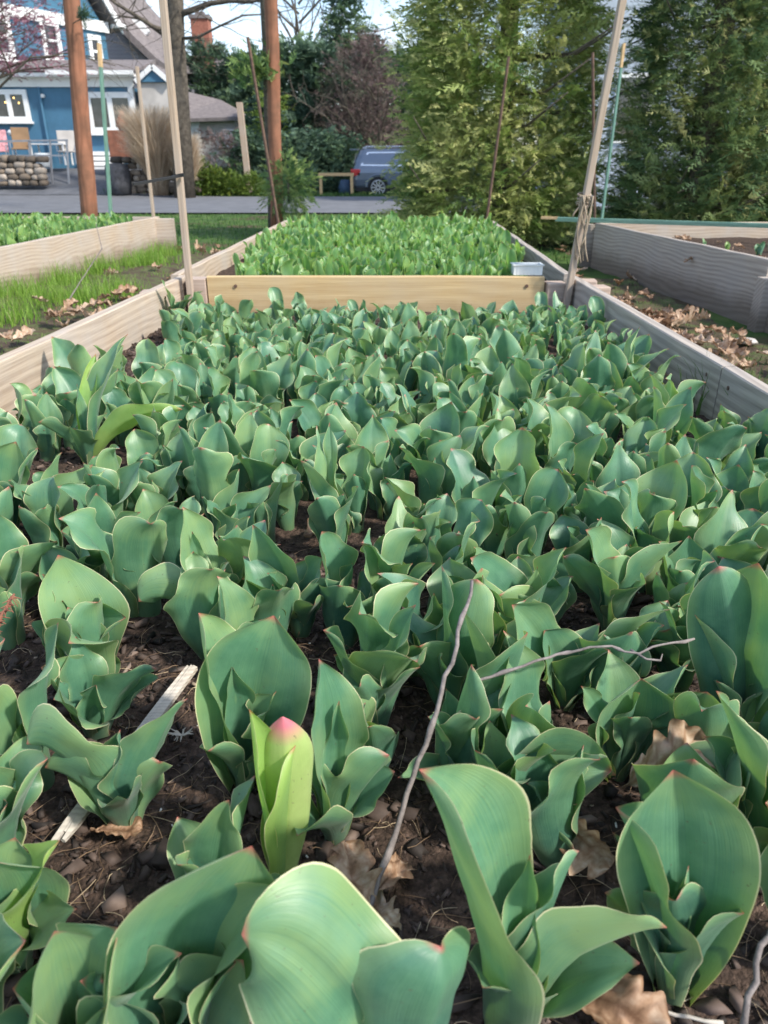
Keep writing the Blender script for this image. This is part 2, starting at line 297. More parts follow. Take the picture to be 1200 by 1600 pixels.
M['bark_red'] = wood('pole_wood_red', (0.17, 0.07, 0.04), (0.37, 0.165, 0.10), (0.13, 0.075, 0.05), 13, 1.5, 0.75)
M['bark'] = blotch('bark_grey', [(0.3, (0.05, 0.042, 0.033)), (0.7, (0.17, 0.145, 0.115))], 9, 0.9, 0.8, 0.03, 30)
M['twig'] = blotch('twig_bark', [(0.3, (0.10, 0.085, 0.08)), (0.7, (0.30, 0.26, 0.24))], 60, 0.8, 0.5, 0.002, 200)
M['deadwood'] = wood('dead_wood', (0.26, 0.20, 0.14), (0.62, 0.54, 0.43), (0.45, 0.45, 0.45), 140, 0.9, 0.7, knots=False)
M['dry'] = tonemat('dry_oak_leaf', [(0.0, (0.14, 0.075, 0.04)), (0.35, (0.33, 0.20, 0.12)), (0.7, (0.50, 0.37, 0.26)), (1.0, (0.62, 0.52, 0.42))], 0.6, 0.15, nscale=90, namt=.9)
M['grass'] = tonemat('grass_blade', [(0.0, (0.07, 0.16, 0.025)), (0.6, (0.18, 0.34, 0.045)), (0.9, (0.30, 0.45, 0.08)), (1.0, (0.5, 0.46, 0.22))], 0.5, 0.35)
M['verge'] = tonemat('verge_blade', [(0.0, (0.03, 0.08, 0.02)), (0.7, (0.08, 0.17, 0.035)), (1.0, (0.16, 0.22, 0.06))], 0.6, 0.2)
M['arb_yellow'] = tonemat('arborvitae_foliage', [(0.0, (0.03, 0.07, 0.03)), (0.4, (0.12, 0.225, 0.075)), (0.65, (0.29, 0.385, 0.11)), (1.0, (0.60, 0.60, 0.26))], 0.6, 0.4)  # yellow green foliage of the big arborvitae and the shrubs near it
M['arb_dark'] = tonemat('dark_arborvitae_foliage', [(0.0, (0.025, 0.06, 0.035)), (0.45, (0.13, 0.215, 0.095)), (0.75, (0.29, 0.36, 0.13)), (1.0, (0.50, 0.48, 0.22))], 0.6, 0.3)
M['hedge'] = tonemat('hedge_foliage', [(0.0, (0.045, 0.085, 0.065)), (0.5, (0.09, 0.155, 0.10)), (1.0, (0.18, 0.27, 0.12))], 0.65, 0.25)  # greens lightened, distance haze put into the foliage colour
M['boxwood'] = tonemat('shrub_foliage', [(0.0, (0.05, 0.10, 0.015)), (0.6, (0.13, 0.20, 0.03)), (1.0, (0.26, 0.30, 0.05))], 0.6, 0.2)
M['maple'] = tonemat('maple_foliage', [(0.0, (0.10, 0.035, 0.05)), (0.6, (0.34, 0.13, 0.18)), (1.0, (0.60, 0.34, 0.40))], 0.6, 0.25)
M['plume'] = tonemat('dry_grass_blade', [(0.0, (0.42, 0.30, 0.19)), (0.6, (0.68, 0.55, 0.40)), (1.0, (0.85, 0.78, 0.66))], 0.7, 0.45)
M['brush'] = tonemat('bare_brush', [(0.0, (0.08, 0.055, 0.05)), (0.6, (0.19, 0.13, 0.12)), (1.0, (0.30, 0.22, 0.20))], 0.8)
M['blue'] = siding('blue_siding', (0.07, 0.20, 0.31)); M['blueflat'] = plain('blue_panel', (0.055, 0.155, 0.25), 0.6, 0.15, 2)
M['greysid'] = siding('grey_siding', (0.38, 0.38, 0.43), 0.16)
M['white'] = plain('white_paint', (0.78, 0.78, 0.77), 0.5, 0.06, 3); M['shingle'] = blotch('roof_shingle', [(0.3, (0.13, 0.115, 0.115)), (0.7, (0.24, 0.21, 0.205))], 6, 0.9, 0.5, 0.02, 30)
M['brick'] = blotch('brick_red', [(0.3, (0.22, 0.085, 0.06)), (0.7, (0.40, 0.17, 0.12))], 8, 0.9, 0.5)
M['glass'] = plain('window_glass', (0.035, 0.035, 0.04), 0.08, 0.5, 3, spec=0.9)
M['stone'] = tonemat('field_stone', [(0.0, (0.06, 0.05, 0.04)), (0.5, (0.18, 0.14, 0.105)), (1.0, (0.42, 0.36, 0.30))], 0.85, nscale=12)
M['tanfab'] = plain('tan_fabric', (0.26, 0.16, 0.085), 0.8, 0.1); M['greymet'] = plain('grey_metal', (0.30, 0.31, 0.34), 0.45, 0.15, metal=0.4)
M['terra'] = plain('terracotta', (0.40, 0.16, 0.09), 0.8, 0.25, 4, bump=0.3); M['rustbox'] = plain('rusty_panel', (0.25, 0.10, 0.06), 0.8, 0.3, 5)
M['green_st'] = plain('green_coated_stake', (0.15, 0.28, 0.22), 0.45, 0.15, 8); M['rust'] = plain('rusty_rod', (0.11, 0.065, 0.045), 0.8, 0.4, 30)
M['paleend'] = plain('unpainted_end', (0.62, 0.42, 0.22), 0.8, 0.15, 30); M['black'] = plain('black_strap', (0.012, 0.012, 0.013), 0.5, 0.1)
M['rope'] = tonemat('jute_rope', [(0, (0.16, 0.12, 0.085)), (1, (0.42, 0.34, 0.25))], 0.9, nscale=200, namt=0.8)
M['carblue'] = plain('car_paint_blue', (0.14, 0.175, 0.235), 0.28, 0.05, 2, metal=0.35, coat=0.9); M['tyre'] = plain('tyre_rubber', (0.02, 0.02, 0.022), 0.8, 0.2)
M['rim'] = plain('alloy_rim', (0.62, 0.63, 0.66), 0.3, 0.05, metal=0.7); M['chrome'] = plain('chrome_trim', (0.75, 0.77, 0.80), 0.25, 0.03, metal=0.8)
M['redlamp'] = plain('red_tail_lamp', (0.55, 0.02, 0.03), 0.2, 0.1, coat=1.0); M['carglass'] = plain('car_glass', (0.22, 0.24, 0.27), 0.1, 0.1, 3, spec=1.0)
M['plastic'] = plain('white_plastic', (0.66, 0.70, 0.72), 0.35, 0.06); M['ownblue'] = plain('blue_cover', (0.03, 0.07, 0.13), 0.6, 0.2)
M['bluegrey'] = siding('pale_blue_siding', (0.50, 0.56, 0.66), 0.2); M['cream'] = plain('cream_wall', (0.46, 0.43, 0.40), 0.8, 0.2, 1.5)
M['pinkcloth'] = plain('striped_cloth', (0.50, 0.25, 0.27), 0.9, 0.5, 14)
def lamp_mat():
    m, nt, b, l = newmat('warm_lamp'); b.inputs['Emission Color'].default_value = (1, 0.62, 0.2, 1); b.inputs['Emission Strength'].default_value = 3; b.inputs['Base Color'].default_value = (0.8, 0.5, 0.2, 1); return m
M['lamp'] = lamp_mat()

# ------------------------------------------------------------------ terrain, road, beds
def ss(a, b, x):
    t = min(1, max(0, (x - a) / (b - a))); return t * t * (3 - 2 * t)
def TZ(x, y):
    z = -0.20 * ss(8.5, 18, y)
    left = 1 - ss(-9.5, -5.0, x)
    z += left * 0.85 * ss(27.6, 32, y)
    z += 0.10 * (1 - ss(-2.0, -1.3, x)) * (1 - ss(7.5, 9.5, y))       # the grassy path on the left lies a little higher
    return z
def drape(name, xs, ys, mat, dz=0.0, rough=0.0, zf=TZ, parent=None):
    nx, ny = len(xs), len(ys); V = []
    for y in ys:
        for x in xs:
            z = zf(x, y) + dz
            if rough: z += rough * noise.noise(Vector((x * 3, y * 3, 0.3))) + rough * 0.5 * noise.noise(Vector((x * 11, y * 11, 4)))
            V.append((x, y, z))
    F = [(j * nx + i, j * nx + i + 1, (j + 1) * nx + i + 1, (j + 1) * nx + i) for j in range(ny - 1) for i in range(nx - 1)]
    return link(name, np_mesh(name, V, F), mat, parent)
def lin(a, b, n): return [a + (b - a) * i / (n - 1) for i in range(n)]
gx = [-1500, -400, -120, -50] + lin(-30, -12, 19) + lin(-11.5, -4, 16) + lin(-3.6, 4, 39) + lin(5, 30, 20) + [60, 150, 400, 1500]
gy = [-300, -40, -8] + lin(-3, 9, 61) + lin(9.5, 36, 54) + [40, 50, 80, 200, 600, 2000]
tag(drape('ground', gx, gy, M['ground'], 0, 0.02), kind='structure')
tag(drape('road', lin(-60, 60, 61), lin(19.2, 28.2, 10), M['asphalt'], 0.04), kind='structure')
tag(drape('driveway', lin(-17.5, -7.6, 20), lin(28.22, 32.6, 12), M['drive'], 0.05), kind='structure')
tag(drape('path', lin(1.12, 2.15, 30), lin(0.2, 6.8, 120), M['path'], 0.03, 0.022), kind='structure')

ZB, ZS = 0.42, 0.25                      # board top, soil
def A(px, py, z=ZB): return G(px, py, z)
Lf, Rf = A(287, 434), A(900, 438)
Ln = A(0, 567); Rn = A(1200, 613)
def ext(a, b, y):                       # point of line a-b at depth y
    t = (y - a.y) / (b.y - a.y); return Vector((a.x + (b.x - a.x) * t, y, a.z))
YC = 4.0                               # face of the cross board
Lfar, Rfar = ext(Ln, Lf, YC), ext(Rn, Rf, YC); Lnear, Rnear = ext(Ln, Lf, -0.35), ext(Rn, Rf, -0.35)
print('bed', Lnear, Lfar, Rnear, Rfar)
def board(name, a, b, top, h, th, mat, parent, side=0, jitter=0.0):
    """a,b: points on the inner face; side=+1 puts the thickness to the left of a->b"""
    a = Vector((a[0], a[1], 0)); b = Vector((b[0], b[1], 0)); t = (b - a).normalized(); n = Vector((-t.y, t.x, 0)) * side
    c = (a + b) / 2 + n * th / 2; L = (b - a).length
    mb = MB(); nseg = max(4, int(L / 0.08)); vs = []; fs = []
    ph = U(0, 50)
    for i in range(nseg + 1):
        x = -L / 2 + L * i / nseg; w = 0.004 * noise.noise(Vector((x * 1.3 + ph, 0, 0))); u = 0.004 * noise.noise(Vector((x * 2.1, ph, 0)))
        bev = 0.004
        for (yy, zz) in ((-th/2, -h/2), (-th/2, h/2 - bev), (-th/2 + bev, h/2), (th/2 - bev, h/2), (th/2, h/2 - bev), (th/2, -h/2)):
            vs.append((x, yy + w, zz + u))
    for i in range(nseg):
        for k in range(6):
            fs.append((i * 6 + k, i * 6 + (k + 1) % 6, (i + 1) * 6 + (k + 1) % 6, (i + 1) * 6 + k))
    fs += [(5, 4, 3, 2, 1, 0), tuple(nseg * 6 + k for k in range(6))]
    mb.add(vs, fs); o = mb.build(name, mat, parent)
    o.location = (c.x - parent.location.x, c.y - parent.location.y, top - h / 2 - parent.location.z); o.rotation_euler = (0, 0, math.atan2(t.y, t.x))
    return o
def post(name, x, y, z0, z1, w, d, mat, parent, rz=0):
    mb = MB(); mb.box((0, 0, 0), (w, d, z1 - z0)); o = mb.build(name, mat, parent, bevel=0.004)
    o.location = (x - parent.location.x, y - parent.location.y, (z0 + z1) / 2 - parent.location.z); o.rotation_euler = (0, 0, rz); return o

bed = empty('raised_bed', (0, 2, 0), 'nearest raised timber bed, full of broad tulip leaves, running under the camera', 'raised bed', 'timber raised beds')
TH = 0.045
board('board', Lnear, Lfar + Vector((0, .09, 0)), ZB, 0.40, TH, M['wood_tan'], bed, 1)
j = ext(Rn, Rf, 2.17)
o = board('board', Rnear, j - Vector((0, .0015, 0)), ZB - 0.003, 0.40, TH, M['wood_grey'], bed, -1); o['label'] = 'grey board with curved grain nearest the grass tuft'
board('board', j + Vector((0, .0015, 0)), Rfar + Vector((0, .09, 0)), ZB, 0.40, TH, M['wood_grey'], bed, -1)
xl, xr = Lfar.x + 0.12, Rfar.x - 0.14
cb = board('board', (xl, YC, 0), (xr, YC, 0), ZB + 0.006, 0.34, TH, M['wood_new'], bed, 1); cb['label'] = 'yellowish new cross board at the far end'
for (bx, by) in ((xl - 0.058, YC + 0.03), (xr + 0.060, YC + 0.02)):
    post('corner_post', bx, by, 0.02, ZB - 0.004 - (0.02 if bx > 0 else 0), 0.10, 0.10, M['wood_block'], bed, 0.04)
for px_ in (368, 823):
    p = D(px_, 447, YC - 0.003); mb = MB(); mb.tube([p + Vector((0, 0.004, 0)), p + Vector((0, -0.004, 0))], 0.009, 10)
    mb.off = bed.location; mb.v = [tuple(Vector(v) - bed.location) for v in mb.v]; mb.off = Vector(); mb.build('bolt_head', M['rust'], bed)

def screws(a, b, ts, nrm, parent):
    for t in ts:
        for z in (ZB - .05, ZB - .12):
            p = Vector((a[0] + (b[0] - a[0]) * t, a[1] + (b[1] - a[1]) * t, z)) + Vector(nrm) * .001; mb = MB(); mb.off = parent.location; mb.tube([p - Vector(nrm) * .004, p + Vector(nrm) * .0015], .0065, 8); mb.build('screw_head', M['rust'], parent)
screws(Rnear, Rfar, (.565, .60, .30), (-1, 0, 0), bed); screws(Lnear, Lfar, (.50, .93), (1, 0, 0), bed)
# loose blocks at the corners
def block(px_, py_, dims, rz, label, z=None):
    p = G(px_, py_, ZB - 0.03); b = empty('timber_block', (p.x, p.y, TZ(p.x, p.y)), label, 'timber block', 'timber blocks at the bed corners', rz)
    h = ZB - 0.03 - b.location.z; mb = MB(); mb.box((0, 0, h / 2), (dims[0], dims[1], h)); mb.build('block_body', M['wood_block'], b, bevel=0.006); return b
def solid(name, mb, mat, label, cat, loc, group=None, rz=0, bevel=0, smooth=False):
    o = mb.build(name, mat, None, loc, smooth, bevel); o.rotation_euler.z = rz; return tag(o, label, cat, group)
for (x_, y_, w_, d_, h_, rz_, lb) in ((Rfar.x + .13, YC + 0.03, .15, .10, .385, .1, 'reddish timber block outside the right corner of the near bed'),
                           (Rfar.x + .105, YC + 0.155, .13, .09, .40, -.1, 'paler timber block behind the right corner block'),
                           (Lfar.x - .14, YC - 0.03, .16, .10, .37, .05, 'pale timber block outside the left corner of the near bed')):
    mb = MB(); mb.box((0, 0, h_ / 2), (w_, d_, h_)); solid('timber_block', mb, M['wood_block'], lb, 'timber block', (x_, y_, TZ(x_, y_) - .01), 'timber blocks at the bed corners', rz_, 0.006)

# second bed (middle, behind the cross board)
bed2 = empty('raised_bed', (0, 6, 0), 'middle raised bed behind the cross board, packed with lighter green tulip leaves', 'raised bed', 'timber raised beds')
L2n, L2f = A(306, 416), A(440, 350); R2n, R2f = A(880, 424), A(772, 348)
L2n = ext(L2n, L2f, YC + .12); R2n = ext(R2n, R2f, YC + .22)
YE = L2f.y + 0.5
board('board', L2n, ext(L2n, L2f, YE), ZB, 0.42, TH, M['wood_tan'], bed2, 1)
board('board', R2n, ext(R2n, R2f, YE), ZB - 0.01, 0.42, TH, M['wood_grey'], bed2, -1)
board('board', (ext(L2n, L2f, YE).x - .04, YE + 0.003, 0), (ext(R2n, R2f, YE).x + .04, YE + .003, 0), ZB - .01, 0.42, TH, M['wood_tan'], bed2, 1)
# left bed
bed3 = empty('raised_bed', (-3.5, 6, 0), 'left raised bed with long tan side board above the grass, full of tulips', 'raised bed', 'timber raised beds')
L3n, L3f = A(0, 385), A(243, 338)
L3n2 = ext(L3n, L3f, 3.2)
board('board', L3n2, L3f, ZB, 0.42, TH, M['wood_tan'], bed3, -1)
board('board', (L3f.x + .003 - .06, L3f.y - 0.003, 0), (-6, L3f.y - .003, 0), ZB - .006, 0.42, TH, M['wood_tan'], bed3, -1)
post('corner_post', L3f.x + 0.12, L3f.y - 0.10, 0, ZB - 0.015, 0.20, 0.09, M['wood_tan'], bed3, 0.1)
# right bed
bed4 = empty('raised_bed', (3, 6, 0), 'right raised bed with tall shaded grey board and dry leaf litter inside', 'raised bed', 'timber raised beds')
R4f, R4n = A(930, 348), A(1200, 405)
R4n2 = ext(R4n, R4f, R4n.y - .02)
board('board', R4n2, R4f, ZB, 0.50, TH, M['wood_grey'], bed4, -1)
board('board', (R4f.x + .05, R4f.y + 0.003, 0), (6.5, R4f.y + .3, 0), ZB - .004, 0.42, TH, M['wood_tan'], bed4, 1)
e4 = ext(R4n, R4f, 3.0)
board('board', e4, R4n2 - Vector((0, .12, 0)), ZB - .03, 0.47, TH, M['wood_grey'], bed4, -1)
post('corner_post', R4n2.x + .0, R4n2.y - 0.06, -.02, ZB - 0.10, 0.115, 0.115, M['wood_grey'], bed4, 0.0)
post('corner_post', R4f.x - 0.035, R4f.y + 0.10, -.02, ZB - 0.02, 0.10, 0.11, M['wood_grey'], bed4, 0.0)

def leftpath():
    V = []; ys = lin(1.0, 9.0, 110); nx = 26
    for y in ys:
        xa = ext(L3n, L3f, min(y, L3f.y)).x; xb = (ext(Ln, Lf, y) if y < YC else ext(L2n, L2f, y)).x - .03
        for i in range(nx):
            x = xa + (xb - xa) * i / (nx - 1); V.append((x, y, TZ(x, y) + .012 + .02 * noise.noise(Vector((x * 4, y * 4, 2)))))
    F = [(j * nx + i, j * nx + i + 1, (j + 1) * nx + i + 1, (j + 1) * nx + i) for j in range(len(ys) - 1) for i in range(nx - 1)]
    tag(link('path', np_mesh('path', V, F), M['path']), kind='structure')
leftpath()
# soils
def soil(x0, x1, y0, y1, step, z, amp, seed=0, x0f=None, x1f=None):
    xs = lin(0, 1, int((x1 - x0) / step) + 1); ys = lin(y0, y1, int((y1 - y0) / step) + 1)
    def zf(x, y):
        v = Vector((x, y, seed)); return z + amp * noise.noise(v * 4) + amp * .45 * noise.noise(v * 17) + amp * .25 * noise.noise(v * 43)
    a_ = x0f or (lambda y: x0); b_ = x1f or (lambda y: x1); nx = len(xs)
    V = [(a_(y) + (b_(y) - a_(y)) * t, y, zf(a_(y) + (b_(y) - a_(y)) * t, y)) for y in ys for t in xs]
    F = [(j * nx + i, j * nx + i + 1, (j + 1) * nx + i + 1, (j + 1) * nx + i) for j in range(len(ys) - 1) for i in range(nx - 1)]
    return tag(link('soil', np_mesh('soil', V, F), M['soil']), kind='structure')
soil(-1.1, 1.0, -.3, YC + .01, 0.02, ZS - .005, 0.018, 0, lambda y: ext(Ln, Lf, y).x - .02, lambda y: ext(Rn, Rf, y).x + .02)
soil(L2n.x - .02, R2n.x + .02, YC + .05, YE, 0.08, ZS + 0.06, 0.02, 3, lambda y: ext(L2n, L2f, y).x - .02, lambda y: ext(R2n, R2f, y).x + .02)
soil(-5.9, L3f.x, 3.3, L3f.y, 0.12, ZS + .05, 0.02, 5, None, lambda y: ext(L3n, L3f, y).x - .02)
soil(R4f.x + 0.03, 6.4, 3.5, R4f.y + .02, 0.10, ZS + .03, 0.03, 7, lambda y: ext(R4n, R4f, y).x + .02, None)

# ------------------------------------------------------------------ tulips
PROF_S = np.array([0, .08, .18, .32, .46, .58, .70, .80, .88, .94, .98, 1.0])
PROF_A = np.array([.60, .66, .78, .93, 1.0, .985, .88, .70, .48, .27, .10, .015])    # broad
PROF_B = np.array([.58, .68, .82, .95, 1.0, .93, .78, .58, .38, .21, .08, .012])     # pointed
PROF_C = np.array([.55, .62, .75, .90, .97, 1.0, .97, .86, .66, .42, .17, .02])      # round-headed
def smooth_prof(s, tab):
    x = np.interp(s, PROF_S, tab); k = len(s)
    if k > 8:
        y = x.copy(); y[1:-1] = .25 * x[:-2] + .5 * x[1:-1] + .25 * x[2:]; x = y
    return x
def leaf_arr(p0, pc, p2, face, W, cup0=1.9, cup1=0.7, wav=.006, k=2.0, ph=0., twist=0., recurve=0., nu=12, nv=20, prof='A', seed=0., tipcurl=0., skew=0.):
    p0, pc, p2 = (np.array(p, float) for p in (p0, pc, p2))
    s = np.linspace(0, 1, nv + 1)[:, None]
    P = (1 - s)**2 * p0 + 2 * s * (1 - s) * pc + s * s * p2
    T = 2 * (1 - s) * (pc - p0) + 2 * s * (p2 - pc); T /= np.linalg.norm(T, axis=1, keepdims=True) + 1e-9
    F = np.array([math.cos(face), math.sin(face), .25])
    B = np.cross(T, F); B /= np.linalg.norm(B, axis=1, keepdims=True) + 1e-9
    Nn = np.cross(B, T)
    tw = (twist * s)
    B, Nn = B * np.cos(tw) + Nn * np.sin(tw), Nn * np.cos(tw) - B * np.sin(tw)
    tab = {'A': PROF_A, 'B': PROF_B, 'C': PROF_C}[prof]
    w = (W * smooth_prof(s[:, 0], tab))[:, None]
    u = np.linspace(-1, 1, nu + 1)[None, :]
    th = cup1 + (cup0 - cup1) * (1 - s)**2.2 + .35 * np.maximum(0, s - .85) / .15
    lat = w / th * np.sin(u * th); nor = w / th * (1 - np.cos(u * th))
    env = np.sin(np.pi * np.clip(s, 0, 1))**.7 * np.clip(s * 2.2, 0, 1)
    side = np.where(u > 0, ph, ph * 1.7 + 1.9)
    nor = nor + wav * np.abs(u)**2.2 * np.sin(2 * np.pi * k * s + side) * env
    nor = nor + .20 * wav * np.abs(u)**3 * np.sin(2 * np.pi * (k * 2.7) * s + side * 1.7 + seed) * env
    lat = lat + .45 * wav * np.abs(u)**2 * np.sign(u) * np.sin(2 * np.pi * k * 1.3 * s + side * 2) * env
    nor = nor - recurve * w * np.abs(u)**3 * env
    nor = nor - .10 * w * np.exp(-(u / .16)**2) * env         # shallow keel along the midrib
    P = P + Nn * tipcurl * (np.maximum(0, s - .72) / .28)**2
    r0 = (w[0, 0] / th[0, 0]); shift = -F * [1, 1, 0] * r0 * np.clip(1 - s / .5, 0, 1)
    P = P + shift + B * skew * np.sin(np.pi * s)
    V = P[:, None, :] + B[:, None, :] * lat[..., None] + Nn[:, None, :] * nor[..., None]
    q = V.reshape(-1, 3) * 24 + seed * 7.3
    lump = (np.sin(q[:, 0] * 1.1 + q[:, 2]) * np.cos(q[:, 1] * 1.3 - q[:, 2] * .7)) * .0026 * (W / .05)
    NN = np.repeat(Nn[:, None, :], nu + 1, 1).reshape(-1, 3)
    V = V.reshape(-1, 3) + NN * lump[:, None] * np.repeat(env, nu + 1, 1).reshape(-1, 1)
    uv = np.stack([np.repeat((u + 1) / 2, nv + 1, 0), np.repeat(s, nu + 1, 1)], -1).reshape(-1, 2)
    i = np.arange(nv)[:, None] * (nu + 1) + np.arange(nu)[None, :]
    Fc = np.stack([i, i + 1, i + nu + 2, i + nu + 1], -1).reshape(-1, 4)
    return V, Fc, uv
def join(parts):
    V, F, UV, b = [], [], [], 0
    for v, f, uv in parts:
        V.append(v); F.append(f + b); UV.append(uv); b += len(v)
    return np.concatenate(V), np.concatenate(F), np.concatenate(UV)
def pol(a, r, z): return (math.cos(a) * r, math.sin(a) * r, z)
def random_leaves(rr, nu, nv, S=1.0, upright=0.0, count=None, slim=1.0):
    out = []; a = rr.uniform(0, 6.28); n = count or rr.choice((4, 5, 5, 6))
    for i in range(n):
        outer = i < 2; big = 1.0 if i == 0 else (.9 if i == 1 else max(.42, .74 - .14 * (i - 2)))
        L = S * big * rr.uniform(.135, .20)
        lean = rr.uniform(.14, .46) if outer else rr.uniform(.04, .24)
        lean *= 1 - upright * .6
        if i == 0 and rr.random() < .16 * (1 - upright): lean = rr.uniform(.6, .9)
        h = L * math.cos(lean * .9); r = L * math.sin(lean) + .008
        W = S * (rr.uniform(.044, .064) if outer else rr.uniform(.022, .042)) * (1 - .18 * upright) * slim
        pc = pol(a, r * rr.uniform(.1, .45), h * rr.uniform(.55, .8)); p2 = pol(a + rr.uniform(-.25, .25), r, h)
        base = pol(a, .003 * (n - i), -.012)
        out.append(leaf_arr(base, pc, p2, a + math.pi + rr.uniform(-.35, .35), W, rr.uniform(1.7, 2.2), rr.uniform(.75, 1.35) if outer else rr.uniform(1.0, 1.6),
                            S * rr.uniform(.007, .016), rr.uniform(1.0, 2.3), rr.uniform(0, 6.28), rr.uniform(-.7, .7), rr.uniform(.1, .45) if outer else 0,
                            nu, nv, rr.choice('ABBBC'), rr.uniform(0, 9), rr.uniform(-.02, .012) * S, rr.uniform(-.012, .012)))
        a += rr.uniform(1.9, 3.6) if i != 1 else rr.uniform(1.0, 2.2)
    return out

GRP = 'tulip plants crowding the near bed'
placed = []
def tulip(base_px, leaves, label, mat='leaf', z=ZS, name='tulip_plant', fill=None):
    if fill is None: fill = 3 if base_px[1] < 1260 else 3
    """leaves: (tip_px, tip_py, tip height over soil, half width, facing deg, {options})"""
    b = G(base_px[0], base_px[1], z); t = empty(name, b, label, 'tulip plant', GRP); placed.append((b.x, b.y))
    for i, lf in enumerate(leaves):
        tx, ty, tz, W, fa = lf[:5]; o = dict(lf[5]) if len(lf) > 5 else {}
        e_ = ray(tx, ty); hv = max(.04, CAMZ + e_.z * b.y / e_.y - z); tz = .4 * tz + .6 * hv; W *= 1.10
        tip = G(tx, ty, z + tz) - b; c = o.pop('c', (.25, .62)); m = o.pop('mat', mat); nm = o.pop('name', 'leaf')
        up = o.pop('up', 0.0); lab = o.pop('label', None)
        pc = Vector((tip.x * c[0], tip.y * c[0], tip.z * c[1] + up)) + Vector(o.pop('side', (0, 0, 0)))
        fr = math.radians(fa); d = dict(cup0=2.2, cup1=.70, wav=.010, k=1.8, ph=U(0, 6), twist=0, nu=18, nv=34, seed=U(0, 9), prof='A', recurve=.14); d.update(o)
        if d['cup1'] > 0: d['cup1'] += .22
        v, f, uv = leaf_arr((0, 0, -.014), tuple(pc), tuple(tip), fr, W, **d)
        ob = link(nm, np_mesh('tulip_' + nm, v, f, uv), M[m], t)
        if lab: ob['label'] = lab
    if fill:
        a0 = U(0, 6.28)
        for q in range(fill):
            a0 += U(1.6, 2.8); h = U(.09, .15); rad = U(.02, .07) + .015 * q
            v, f, uv = leaf_arr((0, 0, -.014), pol(a0, rad * .3, h * .65), pol(a0 + U(-.3, .3), rad, h), a0 + math.pi + U(-.3, .3), U(.028, .052), 2.1, U(.7, 1.2), U(.006, .012), U(1.3, 2.5), U(0, 6), U(-.5, .5), U(0, .3), 14, 24, R.choice('ABC'), U(0, 9))
            link('leaf', np_mesh('tulip_leaf', v, f, uv), M[mat], t)
    return t
# --- the plants one can tell apart in the foreground
tulip((800, 1590), [(655, 1203, .235, .088, -12, dict(prof='A', cup1=1.1, c=(.35, .62), k=1.3, wav=.010)),
                    (1042, 1450, .125, .050, 115, dict(prof='B', cup1=.85, up=.05, wav=.009, k=1.9, c=(.3, .7))),
                    (828, 1335, .17, .022, 250, dict(prof='B', cup1=1.2)),
                    (905, 1330, .10, .034, 150, dict(prof='B', cup1=.8, c=(.4, .9)))],
      'largest tulip plant at front, tall folded left leaf and long right leaf pointing sideways')
tulip((1052, 1545), [(1052, 1203, .225, .060, 262, dict(prof='C', cup1=.5, wav=.003)), (962, 1262, .18, .046, -10, dict(prof='C', cup1=.9)),
                     (957, 1300, .15, .016, 300, dict(prof='B', cup1=1.0)), (1046, 1382, .165, .040, 95, dict(prof='C', cup1=.75, tipcurl=-.015)),
                     (945, 1395, .11, .026, 100, dict(cup1=.9, wav=.01)), (1076, 1352, .155, .012, 200, dict(cup1=1.6))],
      'tulip plant at lower right with tall round leaf behind and curled leaf in front')
tulip((640, 1750), [(378, 1462, .215, .056, 300, dict(prof='C', cup1=-.75, up=.055, c=(.45, .8), wav=.012, k=1.4)), (700, 1500, .17, .062, 110, dict(prof='C', cup1=1.0, tipcurl=.01, c=(.2, .9)))],
      'nearest tulip plant at the bottom centre, broad leaf arching over to the left')
tulip((300, 1640), [(393, 1322, .185, .072, 290, dict(prof='C', cup1=.6, skew=-.02, wav=.004)), (441, 1385, .20, .045, 200, dict(prof='B', cup1=.8, c=(.1, .6))),
                    (380, 1500, .15, .040, 260, dict(prof='C', cup1=.5)), (280, 1490, .14, .026, 200, dict(cup1=1.3, wav=.016, k=2.4))],
      'tulip plant at lower left with wide dark inner leaf beside the bare soil')
tulip((335, 1440), [(358, 1250, .15, .036, 250, dict(prof='B')), (450, 1375, .08, .022, 180, dict(prof='B')), (290, 1345, .09, .026, 0, {})], 'small tulip plant showing one pointed leaf behind the wide lower left leaf')
tulip((437, 1385), [(389, 1108, .205, .034, -25, dict(prof='B', cup1=1.4, mat='leaf_lime', wav=.004)), (462, 1165, .17, .040, 195, dict(prof='C', cup1=1.2, mat='leaf_lime', wav=.004)),
                    (441, 1120, .20, .041, 100, dict(prof='C', cup0=2.4, cup1=1.25, mat='bud', name='bud', wav=.003, recurve=0, c=(.9, .5), side=(.012, -.02, 0), label='pale green bud with a bright pink tip'))],
      'lime green tulip with a pink tipped bud, standing alone over the bare soil', mat='leaf_lime', fill=0)
tulip((385, 1225), [(428, 962, .215, .074, 280, dict(prof='C', cup1=.72, wav=.003, c=(.1, .6))), (310, 958, .215, .046, -20, dict(prof='C', cup1=.9)),
                    (362, 1040, .175, .030, 300, dict(prof='B', cup1=1.2, wav=.012)), (432, 1080, .15, .026, 200, dict(cup1=1.4, wav=.014, k=2.6))],
      'tulip plant with one very large round upright leaf left of centre')
tulip((525, 1300), [(498, 1030, .205, .046, -40, dict(prof='A', cup1=.9)), (530, 1095, .16, .019, 270, dict(prof='B', cup1=1.0)),
                    (608, 1180, .115, .046, 120, dict(prof='C', cup1=1.0, wav=.012)), (470, 1190, .10, .040, 60, dict(prof='C', cup1=.9, wav=.012))],
      'cupped tulip plant between the pink tipped bud and the long twig')
tulip((580, 1150), [(641, 1003, .20, .058, 110, dict(prof='C', cup1=.6, tipcurl=-.03)), (505, 985, .17, .040, 20, dict(prof='C', cup1=.8)), (650, 945, .20, .030, 200, dict(prof='B'))],
      'tulip plant showing the plain back of a broad leaf above the twig')
